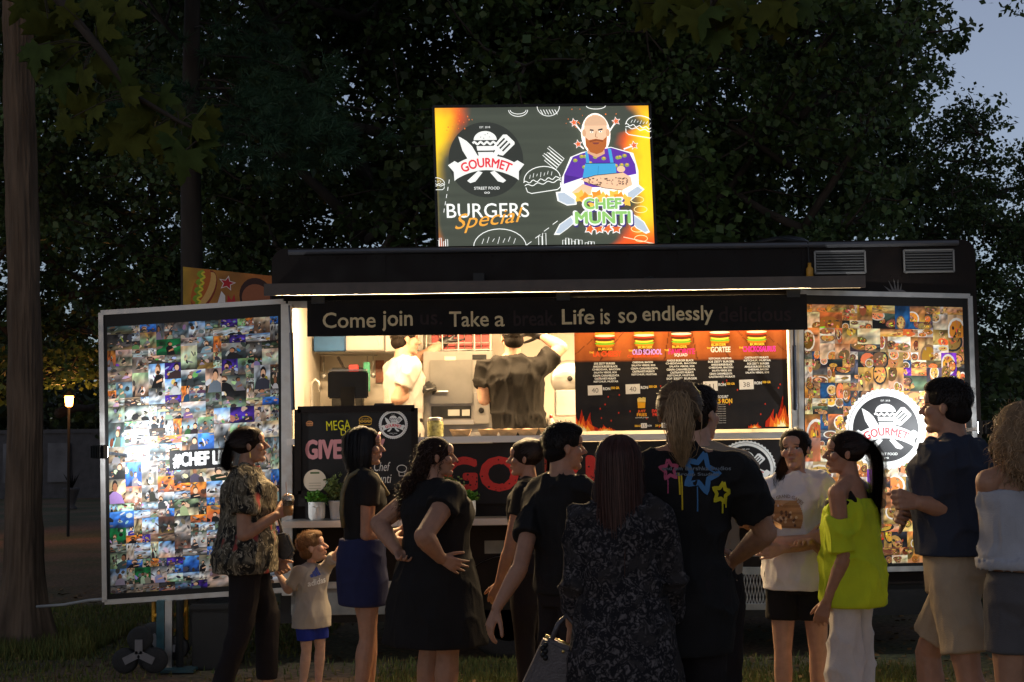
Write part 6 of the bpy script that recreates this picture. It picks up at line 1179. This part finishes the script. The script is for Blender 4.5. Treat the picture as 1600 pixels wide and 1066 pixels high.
# 4 --- woman in black dress, hands on hips
f = Fig('heavyset woman in a black dress with curly dark hair, hands on hips', 684, 683, 290, -55, girth=1.46, skin='tan', head=(-32, 0, 0), shw=1.12)
f.arm(1, f.J(662, 838, -.38), f.J(688, 872, -.29), curl=.22, spread=.16, hdir=(.85, .1, -.42), palm=(.1, .95, .1), thumb=(0,.2,1), thin=1.08); f.arm(-1, f.J(592, 818, .12), f.J(620, 860, -.06), curl=.5, thin=1.05); f.leg(1); f.leg(-1)
f.shirt(M_blackcloth, 1.0, .022, .38, 0, wr=.006, sl_loose=.024, name='dress_top'); q = MB(); zh = f.zl(1004); f.loft(q, [(zh,-.01,.335,.29),(zh+.03,-.01,.333,.288),(.7,-.01,.315,.27),(.85,-.01,.285,.245),(.95,-.005,.262,.215),(1.05,0,.225,.185),(1.12,.0,.215,.175)], 40, lambda a, z: 1 + .035*math.sin(a*9+1)*max(0, 1.0-z)*1.6); f.add('dress_skirt', q, M_blackcloth, wr=.006)
f.hair('curly', (.030,.015,.010), tail=[((0,-.03,.035),(.092,.105,.092),420),((-.01,-.09,-.06),(.09,.07,.10),420),((-.04,-.15,-.17),(.10,.075,.11),480),((-.08,-.18,-.25),(.08,.06,.08),260)], seed=6, wid=.0036); f.shoes(M_shoe); f.finish()
# 5 --- girl facing left
f = Fig('girl in black top with dark ponytail facing left, arm hanging down', 819, 688, 268, 74, skin='tan', head=(10, 0, 0))
f.arm(-1, f.J(795, 862, -.16), f.J(779, 912, -.12), curl=.4); f.arm(1, f.J(820, 860, .2)); f.leg(1); f.leg(-1)
f.shirt(M_blackcloth, .95, .012, .40, wr=.007); f.trousers(M_darktr, 1.0, .95, .062, .06); f.hair('pony', (.030,.018,.012), (0,-.72,.62), [(0,-.15,.085),(0,-.175,.02),(.0,-.165,-.12),(0,-.15,-.25)], n=1600, tailr=.034, seed=8); f.shoes(M_shoew); f.finish()
sc_ = MB().lathe(f.HW(0,-.125,.075), [(.020,-.008),(.024,0),(.020,.008)], 12, 'Y'); mk('hair_tie', sc_, M_blackcloth, f.root)
# 6 --- teenage boy with arm swung back
f = Fig('teenage boy with short dark hair in black T-shirt, arm stretched down and back', 882, 665, 322, -52, male=True, girth=.90, skin='tan', head=(-24, 0, 0), shw=.95)
f.arm(-1, f.J(812, 888, -.18), f.J(776, 950, -.26), curl=.45, palm=(.75,.3,.1), thumb=(.6,.2,-.3), hdir=(-.35,-.1,-.9)); f.arm(1, f.J(920, 880, .15)); f.leg(1); f.leg(-1)
f.shirt(M_blackcloth, .86, .022, .62, .02, wr=.012, sl_loose=.022); f.trousers(M_darktr, .98, .95, .07, .065); f.hair('short', (.014,.011,.010), n=1500, seed=9); f.shoes(M_shoe); f.finish()
# 7 --- woman in dark floral dress, long hair
f = Fig('woman with long auburn hair seen from behind in a dark floral dress', 968, 683, 428, -4, skin='tan', girth=1.0, head=(-8, 0, 0), shw=.98)
f.arm(-1, f.J(903, 905, -.02), f.J(893, 975, .06), curl=.7, glove=False); f.arm(1, f.J(1052, 912, .0), f.J(1045, 985, .12), curl=.5); f.leg(1); f.leg(-1)
FM = pattern('dark_floral_cloth', (.012,.011,.013), [((.11,.095,.095), 42, .24, .22), ((.07,.06,.06), 85, .22, .2), ((.03,.026,.026), -12, .52, .1)], 22); f.shirt(FM, .95, .020, 1.72, .07, wr=.014, sl_loose=.020, name='dress_top'); q = MB(); f.loft(q, [(.30,0,.27,.24),(.33,0,.27,.24),(.6,0,.25,.215),(.82,-.01,.225,.19),(.95,-.008,.205,.168),(1.08,0,.18,.145)], 36, lambda a, z: 1 + .04*math.sin(a*8)*max(0, 1-z)); f.add('dress_skirt', q, FM, wr=.008)
f.hair('long', (.045,.016,.011), n=2600, end=-.42, seed=10, wid=.0036, rad=(.098,.108), droplen=.26); f.shoes(M_shoe); f.finish(); F7 = f
# 8 --- woman in painted star T-shirt
f = Fig('tall woman with a fair streaked ponytail in a black star-print T-shirt, from behind', 1061, 598, 405, -8, skin='tan', girth=1.20, head=(0, 4, 0), shw=1.22, off=(.06, 0))
f.arm(1, f.J(1196, 832, .06), f.J(1150, 872, .30), curl=.5); f.arm(-1, f.J(1012, 840, .12), f.J(1060, 868, .32), curl=.5); f.leg(1); f.leg(-1)
f.shirt(M_blackcloth, .72, .030, .66, .03, wr=.012, sl_loose=.030); f.trousers(M_darktr, 1.0, .95, .085, .085, loose=.03); f.hair('pony', (.13,.075,.036), (0,-.92,.30), [(0,-.155,.02),(.004,-.165,-.04),(.008,-.160,-.10),(.010,-.15,-.17)], n=1500, tailcol=(.24,.15,.075), tailr=.033, seed=11, wid=.0030); f.shoes(M_shoe); f.finish(); F8 = f
# 9 --- person half hidden behind the ponytail
f = Fig('dark-haired man half hidden behind the fair ponytail, in a beige top', 1092, 607, 345, -24, male=True, skin='light', head=(-20, 0, 0))
f.arm(1, f.W(.2,.16,1.12), f.W(.02,.32,1.16)); f.arm(-1, f.W(-.2,.16,1.12), f.W(-.02,.34,1.12)); f.leg(1); f.leg(-1); f.shirt(cloth('beige_cotton', (.30,.22,.15)), .88, .016, .5); f.trousers(M_darktr); f.hair('short', (.020,.012,.009), n=1300, seed=12); f.shoes(M_shoe); f.finish()
# 10 --- girl in white T-shirt, arms crossed
f = Fig('girl in white printed T-shirt and black shorts with arms crossed, facing the camera', 1241, 671, 298, 168, skin='light', girth=.98, head=(-14, 4, 4), shw=.95)
f.arm(1, f.J(1198, 852, -.06), f.J(1262, 842, -.20), curl=.3, palm=(0,1,0), thumb=(0,0,1)); f.arm(-1, f.J(1286, 846, -.06), f.J(1222, 858, -.155), curl=.4, palm=(0,1,0), thumb=(0,0,1)); f.leg(1); f.leg(-1)
f.shirt(cloth('white_cotton', (.66,.64,.63)), f.zl(921), .022, .42, .05, wr=.016, sl_loose=.02); f.trousers(M_blackcloth, .98, .29, .085, .07, name='shorts'); f.hair('pony', BR, (0,-.95,.2), [(.03,-.14,-.02),(.075,-.09,-.07),(.088,-.02,-.13),(.085,.05,-.20),(.08,.075,-.27)], n=1600, tailr=.034, seed=13); f.shoes(M_shoew); f.finish(); F10 = f
# 11 --- girl in neon yellow top
f = Fig('girl in neon yellow off-shoulder top and white trousers with a long dark ponytail', 1318, 675, 312, 52, skin='tan', girth=.95, head=(34, 2, 0))
f.arm(-1, f.J(1318, 872, -.16), f.J(1293, 938, -.14), curl=.45); f.arm(1, f.J(1290, 860, .2), f.J(1270, 850, .1)); f.leg(1, f.W(.10,.03,.48), f.W(.11,.02,.08)); f.leg(-1)
NE = cloth('neon_jersey', (.52,.66,.03), .8); q = MB(); zh = f.zl(946); f.loft(q, [(zh,-.01,.205,.165),(zh+.03,-.01,.212,.172),(.95,-.01,.205,.165),(1.08,0,.185,.150),(1.2,0,.172,.140),(1.29,.002,.168,.135),(1.345,.0,.150,.105)], 32)
sh, el, wr_ = f.arms[-1]; q.tube([sh.lerp(el, .36), sh.lerp(el, .62), sh.lerp(el, .92)], [.064*f.k, .069*f.k, .072*f.k], 16); sh, el, wr_ = f.arms[1]; q.tube([sh, sh.lerp(el, .5), sh.lerp(el, .85)], [.066*f.k, .07*f.k, .075*f.k], 16); f.cap(q, f.W(.06,0,1.35), f.W(f.shx,0,1.385), .06*f.k, .06*f.k); f.add('neon_top', q, NE, .009, 4, .55, .013)
q = MB(); f.loft(q, [(1.16,0,.142,.112),(1.26,.012,.155,.126),(1.34,.008,.158,.112)], 24); f.cap(q, f.W(-.095,-.07,1.33), f.W(-.085,.0,1.435), .022*f.k, .02*f.k); f.cap(q, f.W(.095,-.07,1.33), f.W(.085,.0,1.435), .022*f.k, .02*f.k); f.add('black_vest', q, M_blackcloth, wr=.002)
f.trousers(cloth('white_linen', (.62,.60,.60)), .97, .95, .10, .105, loose=.006, wr=.010); f.hair('pony', (.022,.013,.010), (0,-.96,.25), [(0,-.155,.03),(.0,-.185,-.06),(.005,-.175,-.22),(.01,-.165,-.42),(.01,-.15,-.55)], n=1200, tailr=.038, seed=14); f.shoes(M_shoew); f.finish()
# 12 --- man in navy T-shirt
f = Fig('man in navy T-shirt and beige shorts facing the food photos, fist raised', 1476, 596, 340, 52, male=True, girth=1.16, skin='tan', head=(8, 2, 0), off=(.02,.02))
f.arm(-1, f.J(1487, 796, -.16), f.J(1436, 786, -.22), curl=1.5, palm=(.1,.95,-.2), thumb=(0,.2,1), spread=.0, tb=.3); f.arm(1, f.J(1440, 800, .28), f.J(1420, 800, .2), curl=.9); f.leg(1, f.W(.12,.20,.51), f.W(.12,.17,.08)); f.leg(-1, f.W(-.125,-.07,.49), f.W(-.13,-.16,.08))
f.shirt(cloth('navy_cotton', (.030,.036,.055)), f.zl(864), .030, .66, .05, wr=.014, sl_loose=.020); f.trousers(cloth('beige_twill', (.38,.30,.21)), 1.0, .41, .082, .08, name='shorts', loose=.008, wr=.009); f.hair('short', (.016,.012,.010), n=1900, seed=15); f.shoes(M_shoe); f.finish()
# 13 --- curly haired person at the right edge
f = Fig('person with big light brown curls in pale off-shoulder top at the right edge', 1592, 632, 372, 6, girth=1.05, skin='tan')
f.arm(1); f.arm(-1, f.J(1546, 850, .1), f.J(1560, 880, .3)); f.leg(1, f.W(.10,.03,.48), f.W(.12,.1,.08)); f.leg(-1)
q = MB(); zh = f.zl(876); f.loft(q, [(zh-.02,0,.218,.178),(zh+.03,0,.222,.18),(1.0,0,.21,.168),(1.12,0,.19,.155),(1.25,0,.192,.152),(1.30,0,.205,.14),(1.335,0,.20,.125)], 36); f.add('pale_top', q, cloth('pale_grey_gauze', (.34,.34,.37)), wr=.010); f.trousers(cloth('dark_grey_denim', (.085,.080,.085)), 1.0, .27, .085, .08, name='shorts', loose=.010)
f.hair('curly', (.27,.175,.10), tail=[((0,-.03,.04),(.125,.125,.105),800),((-.06,-.05,-.05),(.09,.10,.11),600),((.06,-.05,-.05),(.09,.10,.11),500),((-.02,-.10,-.14),(.11,.07,.09),500)], seed=16, wid=.0030); f.shoes(M_shoew); f.finish()
# 14, 15 --- cooks
GLV = mat('black_glove', (.014,.014,.015), .35, nscale=50, namt=.3)
f = Fig('cook in a white T-shirt and black gloves reaching up inside the trailer', 634, 506, 196, -62, floor=ZF+.003, male=True, skin='light', head=(-10, 0, 0))
f.arm(1, f.J(620, 624, -.2), f.J(656, 610, -.10), curl=.8, glove=GLV, palm=(.2,.8,-.5), thumb=(0,.3,1)); f.arm(-1, f.J(672, 552, .16), f.J(694, 534, .22), curl=.7, glove=GLV, palm=(0,.3,-1), thumb=(0,-1,0)); f.leg(1); f.leg(-1)
f.shirt(cloth('white_tee', (.46,.43,.39)), .84, .02, .6, wr=.009, sl_loose=.018); f.trousers(M_darktr); f.hair('short', (.020,.014,.010), n=1600, seed=17); f.shoes(M_shoe); f.finish()
f = Fig('cook in a black T-shirt with back turned, arm raised to the shelf', 800, 504, 205, -8, floor=ZF+.003, male=True, girth=1.06, skin='light', head=(22, 0, 0), off=(-.05, 0), shw=1.08)
f.arm(1, f.J(877, 543, .0), f.J(845, 524, .10), curl=.5, glove=GLV, hdir=(-.9,.2,.2)); f.arm(-1, f.J(757, 624, .0), f.J(751, 586, .20), curl=.8, glove=GLV, palm=(.6,.6,.2)); f.leg(1); f.leg(-1)
f.shirt(cloth('charcoal_tee', (.016,.014,.012)), .84, .026, .62, .02, wr=.014, sl_loose=.022); f.trousers(M_darktr); f.hair('short', (.020,.014,.010), n=1600, seed=18); f.shoes(M_shoe); f.finish()
run_queue()
# ---------------------------------------------------------------- shirt prints follow the cloth surface
def wrap_print(fig, part, fn, W, H, o, ux, uz, dirv, lift=.003):
    """print shapes drawn in W by H on the plane o + x ux + y uz, laid on the cloth by casting along dirv"""
    from mathutils.bvhtree import BVHTree
    ob = [c for c in fig.root.children if c.name.split('.')[0] == part][0]; me = ob.data; bv = BVHTree.FromPolygons([v.co + fig.loc for v in me.vertices], [tuple(p.vertices) for p in me.polygons])
    P = Print([o, o + ux, o + ux + uz, o + uz], W, H, step=.0003); fn(P); V = np.concatenate(P.V); out = []
    for p in V:
        v = Vector(p); lay = (v - o).dot(P_n(P)); b = v - P_n(P)*lay; h = bv.ray_cast(b - dirv*.6, dirv); out.append((h[0] if h[0] is not None else b) - dirv*(lift + lay))
    P.V = [np.array([tuple(v) for v in out])]; P.build('shirt_print', mat('cloth_print', attr=True, rough=.85), fig.root)
def P_n(P): return Vector(P.nrm)
def subdiv_stroke(P, pts, w, col):
    o = []
    for a, b in zip(pts[:-1], pts[1:]): o += [tuple(np.array(a)*(1-t) + np.array(b)*t) for t in np.linspace(0, 1, 7)[:-1]]
    P.stroke(o + [pts[-1]], w, col)
def star_print(P):
    def st(cx, cy, r, w, col, rot):
        pts = [(cx + (r if k % 2 == 0 else r*.5)*math.cos(math.radians(rot + 36*k)), cy + (r if k % 2 == 0 else r*.5)*math.sin(math.radians(rot + 36*k))) for k in range(11)]; subdiv_stroke(P, pts, w, col)
    st(18, 64, 15, 5, hx('b8506a'), 95); st(68, 60, 30, 8, hx('3f6f9c'), 70); st(102, 30, 16, 6, hx('c8b81a'), 80)
    subdiv_stroke(P, [(14,50),(14,30)], 2, hx('a8486a')); subdiv_stroke(P, [(32,60),(33,28)], 3, hx('c8a81a')); subdiv_stroke(P, [(36,56),(37,6)], 2.4, hx('c8a81a')); subdiv_stroke(P, [(60,40),(61,4)], 2, hx('3f6f9c')); subdiv_stroke(P, [(104,22),(105,0)], 3, hx('c8b81a')); subdiv_stroke(P, [(110,24),(111,8)], 2.4, hx('c8b81a'))
    P.text('and am Bershka Studios', 62, 66, 5.5, hx('6f7478'), width=112, bold=.03); P.text('Group Studios', 62, 57, 5.5, hx('6f7478'), width=70, bold=.03)
a = F8.J(1033, 805, -.25); b = F8.J(1150, 805, -.25); c = F8.J(1033, 700, -.25); wrap_print(F8, 'shirt', star_print, 118, 96, a, b-a, c-a, Vector((0,1,0)))
def sport_print(P):
    for k, h in enumerate((8, 14, 20)): x = 8 + 9*k; P.poly([(x,20),(x+7,20),(x+7-h*.45+2,20+h),(x-h*.45+2,20+h*.75)] , hx('263a8a'))
    P.text('adidas', 22, 8, 13, hx('f0efe8'), width=42, bold=.03)
a = F2.J(492, 923, -.3); b = F2.J(526, 917, -.3); c = F2.J(491, 893, -.3); wrap_print(F2, 'shirt', sport_print, 44, 42, a, b-a, c-a, Vector((-.35,.94,0)).normalized())
def tee_print(P):
    for i in range(12): 
        y0 = 6 + 4.2*i; w_ = 30*math.sqrt(max(.05, 1 - ((y0-20)/42)**2)); subdiv_stroke(P, [(40-w_, y0), (40+w_, y0)], 4.6, hx('b48a5e') if i % 3 else hx('a07850'))
    for k in range(26): P.ell(random.uniform(18, 62), random.uniform(8, 34), 2.4, 3, hx('6a4c3a') if k % 2 else hx('d8c2a0'), 6)
    P.text('THE GRAND GAMES', 40, 62, 6, hx('8a7a68'), width=66, bold=.02, bend=38)
a = F10.J(1212, 835, -.4); b = F10.J(1280, 835, -.4); c = F10.J(1212, 770, -.4); wrap_print(F10, 'shirt', tee_print, 80, 72, a, b-a, c-a, Vector((0,1,0)))
# ---------------------------------------------------------------- held things
def cup():
    c = F1.J(450, 790, -.10); e = empty('drink_cup', c - Vector((0,0,.06)), 'clear plastic cup with domed lid and straw in the hand of the leafy shirt', 'cup'); b = c - Vector((0,0,.06)); G = mat('cup_plastic', (.8,.78,.72), .1, trans=.85)
    mk('cup_wall', MB().lathe(b, [(.026,0),(.036,.09),(.038,.09)], 20), G, e, smooth=True); mk('drink', MB().lathe(b, [(.024,.002),(.032,.06)], 18), mat('orange_drink', (.55,.25,.04), .3), e, smooth=True); mk('dome_lid', MB().lathe(b, [(.040,.09),(.039,.10),(.034,.118),(.020,.130),(.008,.132)], 20), G, e, smooth=True); mk('straw', MB().tube([b + Vector((0,0,.03)), b + Vector((-.012,0,.20))], .0035, 6), mat('straw_stripe', (.45,.35,.32), .5), e)
cup()
def tote():
    a = F1.J(441, 858, .12); e = empty('shoulder_bag', a - Vector((0,0,.12)), 'black shoulder bag hanging at the hip of the leafy shirt', 'bag'); q = MB(); q.add([a + Vector(v) for v in ((-.04,-.03,.09),(.03,-.03,.10),(.08,-.03,-.02),(.03,-.03,-.09),(-.05,-.03,-.10),(-.04,.05,.09),(.03,.05,.10),(.08,.05,-.02),(.03,.05,-.09),(-.05,.05,-.10))], [(0,1,2,3,4),(9,8,7,6,5)] + [(i, 5+i, 5+(i+1) % 5, (i+1) % 5) for i in range(5)])
    mk('bag_body', q, mat('black_leather', (.016,.015,.016), .35, nscale=40, namt=.3, bump=.2), e, bevel=.014); mk('strap', MB().tube([a + Vector((0,0,.10)), F1.J(432,800,.14), F1.J(405,758,.12)], .008, 6), MATS['black_leather'], e)
tote()
def handbag():
    s0 = 440; Y = F7.Y - .06; P_ = lambda x, y, d=0: T(x, y, Y + d); e = empty('handbag', P_(860, 1070), 'grey leather handbag hanging beside the dark floral dress', 'handbag'); L_ = mat('grey_leather', (.075,.062,.066), .38, nscale=35, namt=.25, bump=.25, bscale=120)
    q = [P_(812,1080), P_(884,1120), P_(912,1022), P_(852,994)]; b = MB().hexa(q, (0,1,0), .09); mk('bag_body', b, L_, e, bevel=.016)
    mk('zip_edge', MB().tube([P_(852,994,.045), P_(882,1006,.045), P_(912,1022,.045)], .008, 8), mat('brass', (.5,.34,.12), .3, .9), e, smooth=True); mk('handle', MB().tube([P_(862,1000,.02), P_(872,975,.03), P_(884,962,.05), P_(897,975,.05), P_(904,1018,.03)], .009, 8), L_, e, smooth=True)
    t = MB()
    for i in range(5): t.ell(P_(852 - 4*(i % 2), 1008 + 5*i, -.01), (.010, .010, .011), 8, 6)
    mk('tassel', t, M_dark, e, smooth=True); mk('stud', MB().ell(P_(893,1024,-.004), (.006,.004,.006), 8, 6).ell(P_(880,1018,-.004), (.006,.004,.006), 8, 6), MATS['brass'], e)
handbag()
for o in list(bpy.data.objects):
    if o.users_collection == () : bpy.data.objects.remove(o)
